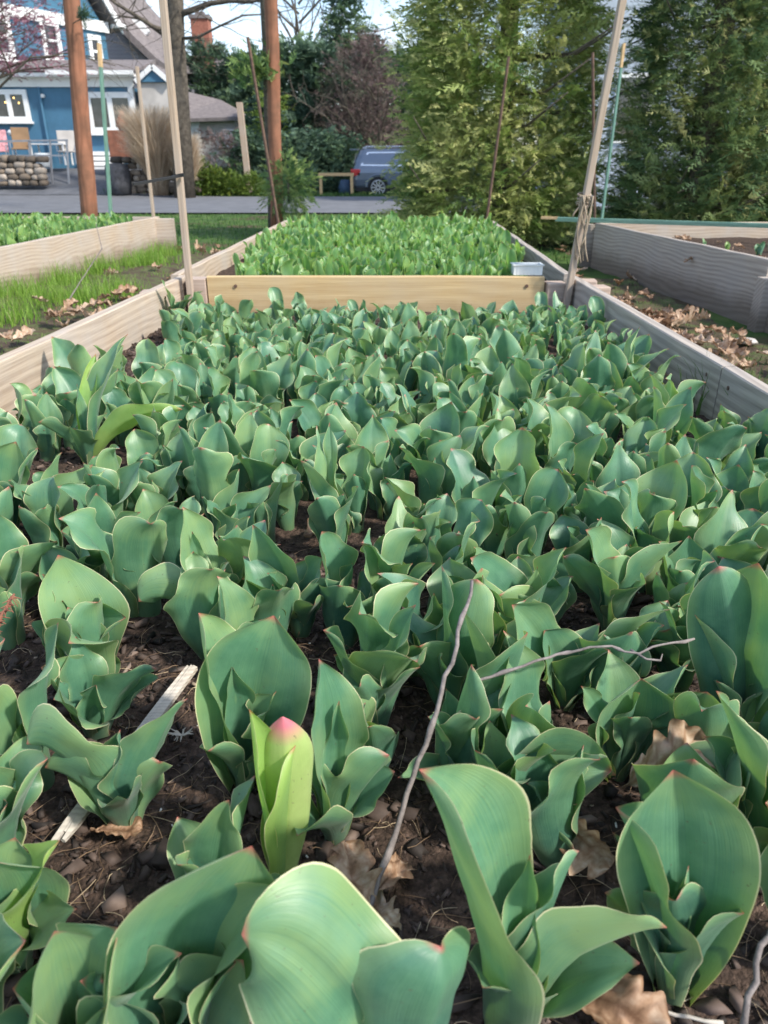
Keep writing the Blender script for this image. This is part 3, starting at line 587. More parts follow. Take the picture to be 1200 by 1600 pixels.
tulip((712, 1225), [(736, 1038, .205, .050, 0, dict(prof='A', cup1=1.0, c=(-.5, .6))), (783, 1108, .17, .036, 110, dict(prof='C', cup1=.7)), (668, 1120, .16, .03, 0, {}), (622, 1215, .12, .026, 20, dict(prof='B'))],
      'upright tulip plant right of the long twig, its leaf folded like a funnel')
tulip((770, 1275), [(962, 1212, .11, .044, 110, dict(prof='A', cup1=.7, up=.04, c=(.35, .8))), (955, 1205, .13, .046, 250, dict(prof='C', cup1=.6, up=.05, c=(.3, .9))), (898, 1330, .07, .034, 100, dict(prof='B', up=.03))],
      'tulip plant with two leaves meeting in one tip that points right')
tulip((965, 1205), [(1002, 1060, .165, .062, 275, dict(prof='C', cup1=.8, wav=.003)), (908, 1072, .16, .024, 300, dict(prof='B')), (1000, 1083, .17, .026, 160, dict(prof='B', cup1=1.0)),
                    (1083, 1125, .11, .026, 140, dict(prof='B', c=(.3, .8))), (945, 1130, .115, .036, 100, dict(prof='C', cup1=.8, wav=.009))],
      'tulip plant with round leaf and several small inner leaves behind the curled brown oak leaf')
tulip((1135, 1170), [(1123, 885, .25, .052, 95, dict(prof='C', cup1=.75, wav=.004)), (1185, 880, .25, .062, 215, dict(prof='C', cup1=.7)), (1085, 960, .17, .034, 0, {}), (1210, 1010, .16, .04, 180, {})],
      'tallest tulip plant at the right edge, seen on the streaked back of its leaf')
tulip((1175, 1345), [(1119, 1080, .21, .042, -10, dict(prof='B', cup1=1.0, wav=.012)), (1215, 1175, .19, .05, 200, dict(prof='C')), (1172, 1190, .15, .026, 270, dict(prof='C', cup1=1.2))],
      'wavy edged tulip plant at the right edge above the round upright leaf')
tulip((1240, 1500), [(1196, 1255, .20, .05, -10, dict(prof='C', cup1=.9)), (1260, 1300, .2, .04, 200, {})], 'tulip plant cut by the right edge below the wavy edged one')
tulip((200, 1290), [(42, 1163, .135, .058, 60, dict(prof='C', cup1=1.0, wav=.012, up=.03, c=(.5, .9))), (293, 1092, .16, .038, 140, dict(prof='B', cup1=.9)),
                    (188, 1140, .13, .026, 200, dict(prof='B', cup1=1.3, wav=.012)), (250, 1190, .10, .04, 110, dict(prof='C', cup1=.9)), (70, 1200, .10, .04, 60, dict(prof='C', up=.03))],
      'spreading tulip plant at left with a long curled leaf pointing left over the split stick')
tulip((152, 1150), [(64, 1043, .15, .044, 0, dict(prof='C', cup1=.9)), (244, 1045, .13, .036, 120, dict(prof='B', cup1=.8, c=(.3, .8))), (150, 1070, .13, .022, 270, dict(prof='C', cup1=.9))],
      'open tulip plant at left with three leaves, just above the split stick')
tulip((115, 1045), [(66, 897, .20, .040, 0, dict(prof='B', cup1=.9)), (98, 938, .17, .032, 270, dict(prof='A', cup1=1.2)), (197, 965, .15, .044, 190, dict(prof='C', cup1=1.1)), (80, 985, .13, .028, 20, {})],
      'tulip plant at left with rolled cup leaf beside the bare soil')
tulip((-25, 1190), [(8, 998, .20, .05, 200, dict(prof='C', cup1=.7)), (-40, 1080, .15, .04, 0, {}), (20, 1080, .13, .035, 160, {})], 'tulip plant cut by the left edge halfway down')
tulip((0, 1370), [(75, 1185, .13, .046, 190, dict(prof='C', cup1=.7)), (-50, 1200, .15, .05, 0, {}), (12, 1255, .13, .04, 200, dict(prof='C'))], 'tulip plant cut by the left edge under the spreading plant')
tulip((30, 1500), [(94, 1313, .16, .035, 190, dict(prof='B', mat='leaf_lime', cup1=.8)), (-20, 1345, .19, .062, 300, dict(prof='C', cup1=.55, wav=.003)), (120, 1420, .16, .03, 200, {})],
      'tulip plant in the lower left corner with a pale leaf tip beside the split stick')
tulip((130, 1690), [(85, 1455, .19, .045, 320, dict(prof='C', cup1=.9)), (185, 1450, .18, .05, 230, dict(prof='C', cup1=.7)), (160, 1532, .15, .034, 60, dict(prof='B', cup1=1.1, wav=.015, k=2.5)), (20, 1545, .16, .045, 20, dict(prof='C', cup1=.8)),
                    (284, 1490, .16, .03, 170, dict(prof='B', cup1=1.2, wav=.014))], 'crowded blue green tulip plant filling the bottom left corner')
tulip((-40, 1660), [(40, 1470, .17, .05, 200, dict(prof='C')), (-60, 1500, .2, .05, 0, {})], 'tulip plant below the lower left corner plant, mostly cut off')
# --- second tier
tulip((330, 975), [(217, 940, .10, .052, 70, dict(prof='C', cup1=1.1, wav=.012, up=.04, c=(.5, .9))), (285, 792, .20, .052, -30, dict(prof='B', cup1=.7)), (345, 900, .15, .04, 100, dict(prof='C', cup1=.8)), (300, 830, .17, .022, 270, dict(prof='B'))],
      'tulip plant left of centre whose front leaf sags in a wide open curl')
tulip((470, 985), [(551, 915, .13, .050, 140, dict(prof='B', cup1=.8, up=.02)), (378, 905, .15, .034, 30, dict(prof='C')), (395, 820, .19, .04, 250, dict(prof='A')), (505, 872, .15, .032, 200, dict(prof='C'))],
      'tulip plant with a pointed leaf reaching right, behind the very large round leaf')
tulip((150, 925), [(150, 770, .19, .05, 320, dict(prof='B')), (95, 830, .16, .045, 20, dict(prof='C')), (220, 800, .18, .04, 200, dict(prof='B')), (120, 855, .13, .04, 90, dict(prof='C'))], 'broad tulip plant at left behind the rolled cup leaf')
tulip((20, 960), [(90, 845, .15, .055, 150, dict(prof='B', cup1=.8)), (-10, 800, .19, .05, 0, {}), (60, 900, .12, .035, 120, {})], 'tulip plant at the left edge beside the rusty cedar sprig')
tulip((15, 830), [(25, 690, .19, .046, 280, dict(prof='C')), (60, 700, .18, .04, 200, dict(prof='B')), (20, 760, .13, .036, 90, dict(prof='C'))], 'tulip plant at the left edge with rounded leaf, below the tall sprouting plant')
tulip((600, 1000), [(565, 850, .20, .038, -20, dict(prof='B')), (645, 880, .18, .036, 190, dict(prof='B', cup1=.9)), (610, 900, .15, .03, 100, dict(prof='C')), (680, 880, .17, .03, 200, dict(prof='B'))], 'tulip plant in the middle, narrow leaves, left of the twig end')
tulip((815, 1010), [(735, 872, .19, .048, -30, dict(prof='C', cup1=.8)), (885, 855, .19, .042, 180, dict(prof='B', cup1=.8)), (840, 885, .16, .018, 270, dict(prof='B')), (780, 930, .15, .045, 90, dict(prof='C', cup1=.7))],
      'tulip plant right of the twig end with two broad leaves spread like a V')
tulip((955, 985), [(915, 828, .20, .05, -30, dict(prof='C', cup1=.8)), (1066, 845, .18, .042, 120, dict(prof='B', up=.01)), (960, 870, .16, .045, 100, dict(prof='C')), (880, 870, .15, .036, 60, dict(prof='C'))],
      'tulip plant right of centre with a big arched leaf and one pointing right')
tulip((880, 1100), [(850, 985, .16, .042, -60, dict(prof='C')), (952, 1015, .13, .034, 200, dict(prof='B')), (800, 945, .19, .04, 300, dict(prof='C')), (1048, 952, .15, .034, 140, dict(prof='B', up=.02))], 'tulip plant under the fine forked twig')
tulip((700, 1110), [(745, 905, .20, .045, 60, dict(prof='C')), (690, 885, .2, .04, 0, dict(prof='B')), (820, 1085, .12, .045, 160, dict(prof='C', cup1=.7)), (655, 1010, .16, .042, 90, dict(prof='C'))], 'tulip plant that the long twig leans across')
tulip((1060, 1075), [(1030, 940, .17, .035, 0, dict(prof='B')), (1110, 930, .18, .04, 180, dict(prof='C')), (1040, 985, .12, .04, 90, dict(prof='C'))], 'dark tulip plant behind the tallest plant at right')
tulip((140, 722), [(150, 553, .235, .036, 270, dict(prof='B', cup1=1.2, mat='leaf_lime', wav=.002)), (200, 522, .30, .056, 215, dict(prof='B', cup1=.8, wav=.01)), (285, 640, .18, .036, 110, dict(prof='A', cup1=.8, mat='leaf_lime', up=.03, c=(.3, .8))),
                   (60, 660, .14, .044, 60, dict(prof='C')), (120, 600, .20, .02, 320, dict(prof='B', cup1=1.2))], 'tall tulip plant by the left board with an upright lime leaf and long arching leaf')
tulip((275, 505), [(252, 436, .25, .022, 0, dict(prof='B', cup1=.7)), (318, 455, .2, .03, 160, dict(prof='B')), (300, 460, .18, .02, 250, {})], 'tulip plant with one narrow leaf standing over the far left corner of the bed')
tulip((525, 870), [(495, 665, .24, .036, 160, dict(prof='B', cup1=.7)), (515, 660, .25, .02, 250, dict(prof='B')), (560, 760, .18, .035, 180, dict(prof='B')), (470, 720, .2, .04, 40, dict(prof='C'))], 'tall narrow tulip plant in the middle of the bed above a dark gap')
tulip((960, 640), [(950, 535, .22, .04, 40, dict(prof='C')), (1046, 545, .2, .04, 170, dict(prof='B', up=.02)), (1000, 510, .24, .03, 190, dict(prof='B')), (930, 560, .19, .034, 0, {})], 'tall dark tulip plant near the right board, leaves fanned to the right')

rr = random.Random(21)
def protos(n, nu, nv, **kw): return [random_leaves(rr, nu, nv, **kw) for _ in range(n)]
near_p = [[np_mesh('tulip_leaf', *lf) for lf in pl] for pl in protos(26, 14, 24)]
far_p = [np_mesh('tulip_plant', *join(pl)) for pl in protos(34, 10, 16, upright=.25)]
cands = []
y = .62; row = 0
while y < YC - .10:
    sx_ = .106; x0 = ext(Ln, Lf, y).x + .10; x1 = ext(Rn, Rf, y).x - .06
    x = x0 + (row % 2) * sx_ / 2
    while x < x1:
        cands.append((x + rr.uniform(-.03, .03), y + rr.uniform(-.03, .03))); x += sx_
    y += .096; row += 1
ok = []
TALL = G(140, 745, ZS); TALL2 = G(525, 870, ZS)
for (x, y) in cands:
    p = PX((x, y, ZS))
    if p[0] < -120 or p[0] > 1330: continue
    if min(math.hypot(x - a, (y - b)) for a, b in placed) < (.068 if y < .95 else .056): continue
    if y < 1.15 and any(a < p[0] < c and b < p[1] < d for a, b, c, d in ((200, 960, 310, 1110), (60, 1120, 480, 1500), (470, 1270, 660, 1480), (590, 1080, 660, 1280), (820, 1440, 1010, 1640), (390, 1040, 480, 1300), (0, 1400, 1300, 3000), (-200, 960, 0, 2000))): continue
    if y < 1.15 and min(math.hypot(x - a, (y - b)) for a, b in placed) < .062: continue
    if 440 < p[0] < 560 and 840 < p[1] < 930: continue
    if p[0] < 260 and p[1] < 720 and x < ext(Ln, Lf, y).x + .22 + .1 * math.sin(y * 5): continue
    if p[0] > 1000 and 560 < p[1] < 700 and x > ext(Rn, Rf, y).x - .16: continue
    if math.hypot(x - TALL[0], (y - TALL[1])) < .17 or (y < TALL2[1] and math.hypot(x - TALL2[0], y - TALL2[1]) < .15): continue
    if rr.random() < .03 or (y > YC - .55 and rr.random() < .55 + .5 * (y > YC - .3)): continue
    ok.append((x, y))
print('random tulips', len(ok), 'hand', len(placed))
ok.sort(key=lambda p: p[1]); 
def zone(x, y):
    dl = x - ext(Ln, Lf, y).x; dr = ext(Rn, Rf, y).x - x
    if y > YC - .35: return 'young tulip plant in the farthest rows against the yellowish cross board'
    if dl < .35: return 'young tulip plant in the rows beside the left board of the near bed'
    if dr < .33: return 'young tulip plant in the rows beside the right board of the near bed'
    if y > 2.3: return 'young tulip plant in the dense far half of the near bed, away from the boards'
    return 'young tulip plant in the crowded middle of the near bed, away from the boards'
extra = []
for i, (x, y) in enumerate(ok):
    s = rr.uniform(.82, 1.2) * (1.0 if y < 2 else 1.04); rz = rr.uniform(0, 6.28); lab = zone(x, y)
    if i >= 300 - len(placed): extra.append((x, y, s, rz)); continue
    if y > YC - .5: s *= .8
    zz = ZS + rr.uniform(-.006, .004)
    if y < 2.15:
        t = empty('tulip_plant', (x, y, zz), lab, 'tulip plant', GRP, rz); t.scale = (s, s, s)
        for me in near_p[rr.randrange(len(near_p))]: link('leaf', me, M['leaf'], t)
    else:
        o = link('tulip_plant', far_p[rr.randrange(len(far_p))], M['leaf'], None, (x, y, zz)); o.rotation_euler.z = rz; o.scale = (s, s, s * rr.uniform(.9, 1.15))
        tag(o, lab, 'tulip plant', GRP)
def xf(part, x, y, z, s, rz, sz=1.0):
    v, f, uv = part; c, n = math.cos(rz), math.sin(rz)
    w = np.stack([(v[:, 0] * c - v[:, 1] * n) * s + x, (v[:, 0] * n + v[:, 1] * c) * s + y, v[:, 2] * s * sz + z], 1); return w, f, uv
low = [join(pl) for pl in protos(14, 6, 10, upright=.6, S=1.0, slim=.9)]
low2 = [join(pl) for pl in protos(12, 8, 12, upright=.25)]
parts = [xf(low2[rr.randrange(12)], x, y, ZS, s * .85, rz) for x, y, s, rz in extra]
if parts:
    V, F, UV = join(parts); tag(link('tulip_rows', np_mesh('tulip_rows', V, F, UV), M['leaf']), 'remaining young tulips along the far end of the near bed', 'tulips', kind='stuff')
def massed(name, x0f, x1f, y0, y1, step, z, label, mat, smin=.8, smax=1.1):
    ps = []; y = y0
    while y < y1:
        x = x0f(y) + (.13 if y0 > 4.05 and False else .12)
        while x < x1f(y) - .03:
            ps.append(xf(low[rr.randrange(14)], x + rr.uniform(-.04, .04), y + rr.uniform(-.04, .04), z, rr.uniform(smin, smax), rr.uniform(0, 6.28), rr.uniform(.9, 1.15))); x += step
        y += step
    V, F, UV = join(ps); print(name, len(ps)); return tag(link(name, np_mesh(name, V, F, UV), mat), label, 'tulips', kind='stuff')
massed('tulip_mass', lambda y: ext(L2n, L2f, y).x + .20 * max(0, 1 - (y - 4.1) / 2.2) + .04 * math.sin(y * 9), lambda y: ext(R2n, R2f, y).x - (.22 if y < 5.2 else 0.05), YC + .12, YE - .05, 0.10, ZS + .06, 'dense mass of light green tulip leaves filling the middle bed behind the cross board', M['leaf_far'])
massed('tulip_mass', lambda y: max(-5.8, -.56 * y), lambda y: ext(L3n, L3f, y).x - .10, 4.4, L3f.y - .15, .13, ZS + .05, 'mass of light green tulip leaves in the left bed', M['leaf_far'], .8, 1.05)
# few sprouts in the right bed
for (px_, py_, s) in ((1135, 392, .55), (1185, 398, .7), (1205, 392, .7), (1100, 385, .4)):
    p = G(px_, py_, ZS + .04); o = link('tulip_sprout', far_p[rr.randrange(34)], M['leaf_far'], None, (p.x, p.y, ZS + .03)); o.scale = (s,) * 3; o.rotation_euler.z = rr.uniform(0, 6)
    tag(o, 'small tulip sprout among the dry litter of the right bed', 'tulip plant', 'tulip sprouts in the right bed')

# ------------------------------------------------------------------ soil litter
def chips(name, n, region, smin, smax, mat, zf, label, cat, kind='stuff', flat=.45):
    V = []; F = []; T = []
    cube = np.array([(-1, -1, -1), (1, -1, -1), (1, 1, -1), (-1, 1, -1), (-1, -1, 1), (1, -1, 1), (1, 1, 1), (-1, 1, 1)], float)
    cf = np.array([(3, 2, 1, 0), (4, 5, 6, 7), (0, 1, 5, 4), (1, 2, 6, 5), (2, 3, 7, 6), (3, 0, 4, 7)])
    g = np.random.RandomState(5)
    for i in range(n):
        x, y = region(g); s = smin + (smax - smin) * g.rand()**3
        d = np.array([1, g.uniform(.22, .75), g.uniform(.10, flat)]) * s
        c = cube * d * g.uniform(.35, 1.2, (8, 3)); e = Matrix.Rotation(g.uniform(0, 6.28), 3, 'Z') @ Matrix.Rotation(g.normal(0, .5), 3, 'X') @ Matrix.Rotation(g.normal(0, .45), 3, 'Y')
        c = c @ np.array(e).T + [x, y, zf(x, y) + d[2] * g.uniform(.2, 1.2)]
        V.append(c); F.append(cf + 8 * i); T.append(np.full(8, g.beta(1.6, 3.2) if g.rand() > .008 else 1.0))
    me = np_mesh(name, np.concatenate(V), np.concatenate(F), None, np.concatenate(T), smooth=False)
    return tag(link(name, me, mat), label, cat, kind=kind)
def soilz(x, y):
    v = Vector((x, y, 0)); return ZS - .005 + .018 * noise.noise(v * 4) + .0081 * noise.noise(v * 17) + .0045 * noise.noise(v * 43)
def reg_near(g):
    while True:
        y = g.uniform(.18, 1.35); x = g.uniform(-1.1, 1.0)
        p = PX((x, y, ZS))
        if -60 < p[0] < 1260: return x, y
chips('mulch', 13000, reg_near, .0014, .0055, M['chip'], soilz, 'fine dark brown soil crumbs between the tulips', 'mulch')
chips('mulch', 4200, reg_near, .004, .019, M['chip'], soilz, 'dark brown shredded bark mulch between the tulips', 'mulch')
def reg_mid(g):
    return (g.uniform(-1.1, -.75) if g.rand() < .5 else g.uniform(-.9, .98)), g.uniform(1.3, 3.95)
chips('mulch', 6000, reg_mid, .004, .015, M['chip'], soilz, 'dark brown bark mulch in the gaps farther up the near bed', 'mulch')
def fibres(name, n, region, L0, L1, r, mat, zf, label, cat, tonef=None, arch=.3):
    V = []; F = []; T = []; b = 0; g = np.random.RandomState(9)
    for i in range(n):
        x, y = region(g); L = g.uniform(L0, L1); a = g.uniform(0, 6.28); cv = g.normal(0, 1.2); t = g.rand(); z = zf(x, y) + .004
        pts = []
        for k in range(6):
            pts.append((x, y, z + arch * L * math.sin(k / 5 * math.pi) * g.uniform(.1, .5))); x += math.cos(a) * L / 5; y += math.sin(a) * L / 5; a += cv / 5
        for k, p in enumerate(pts):
            aa = a; rr_ = r * g.uniform(.7, 1.2)
            V += [(p[0], p[1] - rr_, p[2]), (p[0] + rr_ * .8, p[1] + rr_ * .6, p[2]), (p[0] - rr_ * .5, p[1] + rr_ * .3, p[2] + rr_ * 1.4)]; T += [t] * 3
            if k < 5:
                for q in range(3): F.append((b + k * 3 + q, b + k * 3 + (q + 1) % 3, b + (k + 1) * 3 + (q + 1) % 3, b + (k + 1) * 3 + q))
        b += 18
    return tag(link(name, np_mesh(name, V, F, None, T), mat), label, cat, kind='stuff')
fibres('straw', 1500, reg_near, .012, .075, .00045, M['straw'], soilz, 'thin dry stalks and root fibres strewn on the dark soil', 'straw')
chips('perlite', 120, reg_near, .0015, .0042, M['perlite'], lambda x, y: soilz(x, y) + .004, 'white perlite grains scattered on the dark soil', 'perlite', flat=.9)

# dry oak leaves
def oak_mesh(seed, L=.11, curl=.5):
    g = random.Random(seed); nv, nu = 40, 10; V = []; T = []; ph = g.uniform(.6, 1.8); fr = g.uniform(3.2, 4.2); ca = g.uniform(-1, 1); cb_ = g.uniform(.5, 1.4)
    for i in range(nv + 1):
        s = i / nv; env = math.sin(math.pi * min(1, (s - .05) / .95))**.55 * (.55 + .5 * s) if s > .06 else 0
        lob = .58 + .42 * math.copysign(abs(math.cos(math.pi * fr * s + ph))**.6, 1)
        w = .33 * L * max(.03, env * lob) if s > .08 else .0012
        for j_ in range(nu + 1):
            u = -1 + 2 * j_ / nu; uw = u * w / (.33 * L)
            x = (s - .5) * L + abs(u) * w * .28; asym = 1 + .12 * math.sin(seed + i * .9) * (1 if u > 0 else -1)
            z = curl * L * (cb_ * .55 * uw * uw + .6 * ca * (s - .5)**2) + .07 * L * noise.noise(Vector((s * 4, u * 2, seed * 9.1))) * 2 + .05 * L * abs(uw) * math.sin(s * 16 + seed) - .012 * L * (abs(u) < .1)
            V.append((x, u * w * asym, z + .012)); T.append(min(1, max(0, .5 + .25 * math.sin(seed * 3) + .35 * noise.noise(Vector((s * 5, u * 3, seed))) - .3 * (abs(u) < .12) - .16 * (abs(((s * 6.5 - abs(u) * 1.1) % 1) - .5) < .12) - .25 * (abs(u) > .95))))
    F = [(i * (nu + 1) + j_, i * (nu + 1) + j_ + 1, (i + 1) * (nu + 1) + j_ + 1, (i + 1) * (nu + 1) + j_) for i in range(nv) for j_ in range(nu)]
    return np_mesh('oak_leaf', V, F, None, T)
oaks = [oak_mesh(i, U(.10, .14), U(.3, 1.0)) for i in range(10)]
def oak(p, rot, s, label, k=0, group='dry oak leaves lying about'):
    o = link('oak_leaf', oaks[k % 10], M['dry'], None, p); o.rotation_euler = rot; o.scale = (s, s, s); return tag(o, label, 'dead leaf', group)
for (px_, py_, z, rot, s, lb, k) in ((555, 1390, .02, (.15, -.2, 1.9), .68, 'brown lobed oak leaf on the soil left of the long twig', 1), (610, 1375, .012, (.1, .2, .9), .6, 'greyer oak leaf under the long twig', 2),
        (1035, 1195, .085, (.5, -.35, .35), 1.05, 'curled brown oak leaf caught among the tulips at right', 3), (945, 1570, .015, (.3, .1, -.5), 1.0, 'large tan oak leaf on the soil at the bottom right', 4),
        (905, 1300, .03, (.9, .3, -.8), .7, 'grey brown dead leaf in the shade beside the largest tulip', 5), (183, 1302, .012, (.1, .1, .1), .55, 'small crumpled tan leaf beside the split stick', 6),
        (600, 1440, .01, (.1, .4, 2.2), .6, 'crumpled grey leaf at the foot of the long twig', 7), (490, 835, .02, (.2, .2, 1.1), .8, 'reddish brown leaf in the dark gap in mid bed', 0),
        (1040, 592, .025, (.2, .5, .4), .9, 'pale oak leaf on the soil by the right board', 2), (585, 466, .03, (.3, .2, .1), 1.0, 'brown leaf tuft at the foot of the cross board', 5)):
    oak(G(px_, py_, ZS + z), rot, s, lb, k)
gl = random.Random(4)
def scatter(n, f, label, zf, s0=.7, s1=1.2):
    for i in range(n):
        x, y = f(gl); oak((x, y, zf(x, y) + gl.uniform(.015, .05)), (gl.uniform(-.35, .35), gl.uniform(-.35, .35), gl.uniform(0, 6.28)), gl.uniform(s0, s1), label, gl.randrange(8))
def pathz(x, y): return TZ(x, y) + .03
scatter(130, lambda g: (g.gauss(1.55, .2), g.gauss(4.5, .6)), 'dry oak leaf in the pile on the path right of the near bed', pathz, 1.0, 1.6)
scatter(20, lambda g: (g.uniform(1.1, 2.0), g.uniform(1.6, 6.5)), 'dry oak leaf lying singly on the path right of the near bed', pathz, .9, 1.5)
scatter(60, lambda g: (-1.32 - abs(g.gauss(0, .33)), g.uniform(2.2, 5.2)), 'dry oak leaf on the grassy path left of the near bed', lambda x, y: TZ(x, y) + .035, 1.0, 1.5)
scatter(22, lambda g: (g.uniform(-2.3, -1.1), g.uniform(4.8, 9.5)), 'dry oak leaf on the ground beside the middle bed', TZ, .8, 1.5)
scatter(28, lambda g: (g.uniform(R4f.x + .15, 4.4), g.uniform(5.0, R4f.y - .1)), 'dry oak leaf littering the soil of the right bed', lambda x, y: ZS + .03, .7, 1.2)
scatter(12, lambda g: (g.uniform(.95, 2.2), g.uniform(6.6, 9.5)), 'dry oak leaf on the ground under the big arborvitae', TZ, .8, 1.5)
# pale flat stone on the path
mb = MB(); mb.tube([(0, 0, 0), (0, 0, .012), (0, 0, .02)], [.06, .065, .045], 9, wob=.15); p = G(1165, 535, .05)
solid('flat_stone', mb, M['cream'], 'pale flat stone on the dark path by the right bed', 'stone', p, smooth=True)

# ------------------------------------------------------------------ twigs and sticks
def twig(name, pts, r0, r1, label, side=(), mat='twig'):
    base = Vector(pts[0]); mb = MB(); mb.off = base; n = 5; P = []
    for a, b in zip(pts[:-1], pts[1:]):
        for k in range(n): P.append(Vector(a).lerp(Vector(b), k / n) + Vector((U(-1, 1), U(-1, 1), U(-1, 1))) * .0022)
    P.append(Vector(pts[-1])); m = len(P)
    mb.tube(P, [r0 + (r1 - r0) * i / m + (.0011 if i % 7 == 3 else 0) for i in range(m)], 8)
    o = mb.build(name, M[mat], None, base, True); tag(o, label, 'twig')
    for sp_ in side:
        s = MB(); s.off = base; s.tube(sp_, [r1 * 1.1] * (len(sp_) - 1) + [r1 * .5], 6); s.build('side_shoot', M[mat], o, smooth=True)
    return o
twig('twig', [G(738, 908, ZS + .21), G(712, 1010, ZS + .20), G(672, 1135, ZS + .13), G(630, 1270, ZS + .05), G(565, 1445, ZS + .015)], .0022, .0036, 'long grey twig leaning across the tulips from the middle to the soil')
f0, f1, f2 = G(735, 1068, ZS + .16), G(885, 1018, ZS + .175), G(1000, 1018, ZS + .18)
twig('twig', [f0, G(820, 1040, ZS + .17), f1, G(945, 1010, ZS + .18), f2, G(1085, 998, ZS + .185)], .0019, .0013, 'fine forked twig resting on the tulip leaves at right',
     [[G(985, 1015, ZS + .18), G(1010, 1030, ZS + .175), G(1032, 1032, ZS + .175), G(1035, 1022, ZS + .178)]])
twig('twig', [G(1230, 1380, ZS + .12), G(1190, 1480, ZS + .10), G(1160, 1610, ZS + .05)], .0024, .003, 'grey twig at the bottom right corner')
twig('twig', [G(925, 1545, ZS + .02), G(1000, 1575, ZS + .015), G(1130, 1600, ZS + .02)], .0015, .0018, 'pale thin stalk on the soil under the lower right tulip', mat='deadwood')
# split stick
a, b = G(300, 1045, ZS + .035), G(85, 1325, ZS + .02); mb = MB(); mb.off = a
d = (b - a); nrm = Vector((-d.y, d.x, 0)).normalized()
for k, (o_, w, mm) in enumerate(((-.006, .011, 0), (.005, .010, 0), (.000, .006, 0))):
    pts = [a.lerp(b, t) + nrm * o_ + Vector((0, 0, .002 * k + .001 * math.sin(9 * t + k))) for t in (0, .2, .45, .7, .9, 1 - .03 * k)]
    mb.tube(pts, [w * .5, w * .55, w * .6, w * .62, w * .6, w * .35], 5, wob=.12)
solid('split_stick', mb, M['deadwood'], 'pale weathered split stick lying on the soil under the left tulips', 'stick', a)
mb = MB(); p = G(285, 1150, ZS + .012)
for i in range(16): a_ = U(0, 6.28); mb.tube([(0, 0, 0), (math.cos(a_) * .01, math.sin(a_) * .006, .006), (math.cos(a_) * U(.012, .024), math.sin(a_) * .014, U(.002, .014))], [.0015, .0012, .0005], 4)
solid('frayed_stalk', mb, M['deadwood'], 'small frayed pale stalk on the soil beside the large round leaf', 'stalk', p)
# rusty cedar sprig at the left edge
mb = MB(); p = G(-12, 985, ZS + .12); q = G(22, 928, ZS + .14) - p
for k in range(60):
    t = k / 60; c = q * t; a_ = U(0, 6.28); mb.tube([c, c + Vector((math.cos(a_) * .012, math.sin(a_) * .012, U(-.012, .006)))], [.0012, .0005], 4)
mb.tube([(0, 0, 0), q], .0016, 5); solid('cedar_sprig', mb, M['rustbox'], 'rusty dead cedar sprig on the leaves at the left edge', 'sprig', p)

# ------------------------------------------------------------------ stakes, rods, rope
def stake(px0, py0, px1, py1, Yd, w, mat, label, zb=None, cat='stake', name='garden_stake', tip=None, tipmat='paleend', d=None, round_=False, top_dy=0.0, group='stakes and rods between the beds'):
    """lower end seen at (px1,py1), upper end at (px0,py0)"""
    a = D(px1, py1, Yd); b = D(px0, py0, Yd + top_dy)
    t = (b - a).normalized(); root = a - t * ((a.z - zb) / t.z) if zb is not None else a
    e = empty(name, root, label, cat, group); mb = MB(); mb.off = root; m = tip or 0
    bb = b - t * m
    if round_: mb.tube([root, bb], w / 2, 8)
    else: mb.bar(root, bb, w, d or w)
    # local X along the stake so the grain follows it
    q = t.to_track_quat('X', 'Z').to_matrix().to_4x4(); qi = q.inverted()
    mb.v = [tuple(qi @ Vector(v)) for v in mb.v]
    o = mb.build('shaft', M[mat], e, bevel=0 if round_ else .003); o.rotation_euler = q.to_euler()
    if tip:
        m2 = MB(); m2.off = root; m2.bar(bb, b, w * 1.06, (d or w) * 1.06); m2.build('bare_end', M[tipmat], e)
    return e, root, t
e, r_, t_ = stake(230, -260, 297, 452, YC - .07, .040, 'stake', 'tall square wooden stake at the far left corner of the near bed', .1, d=.030)
# black strap on it
mb = MB(); p0 = D(208, 288, YC - .35); p1 = D(286, 274, YC - .10); mb.off = p1; mb.bar(p0, p1, .008, .012); mb.bar(D(268, 277, YC - .115), D(287, 273, YC - .115), .012, .016)
solid('strap', mb, M['black'], 'black cable tie sticking out of the tall left stake', 'cable tie', p1)
e, r_, t_ = stake(1004, -170, 887, 462, YC - .06, .045, 'stake', 'tall leaning wooden stake at the far right corner of the near bed, rope tied on', .1, d=.03)
# rope: wraps and hanging strands
rp = empty('rope', D(912, 312, YC - .06), 'frayed jute rope knotted round the leaning right stake and hanging down', 'rope')
def strand(pts, r, name):
    mb = MB(); mb.off = rp.location; mb.tube(pts, r, 6, wob=.2); o = mb.build(name, M['rope'], rp, smooth=True)
    at = o.data.attributes.new('tone', 'FLOAT', 'POINT'); at.data.foreach_set('value', [U(.2, .9) for _ in o.data.vertices]); return o
for k in range(4):
    c = D(913 - k * .6, 304 + k * 5, YC - .06); pts = [c + Vector((math.cos(a_) * .031, math.sin(a_) * .027, .006 * math.sin(a_ + k))) for a_ in [i * math.pi / 7 for i in range(15)]]
    strand(pts, .005, 'knot_turn')
for k in range(9):
    x_ = 906 + k * 2.0; L_ = U(360, 430) if k % 3 else U(330, 360)
    pts = [D(x_ + 5 * math.sin(t * 5 + k) - t * 6, 306 + (L_ - 306) * t, YC - .095 - .006 * (k % 3)) for t in [i / 9 for i in range(10)]]
    strand(pts, .0042, 'strand')
stake(975, 68, 941, 336, 7.9, .045, 'green_st', 'pale green stake with bare wooden tip leaning before the gap between the arborvitaes', 0, tip=.19, d=.02)
stake(155, 68, 173, 332, 11.5, .085, 'green_st', 'green stake with bare wooden tip beside the left reddish pole', 0, tip=.27, d=.03)
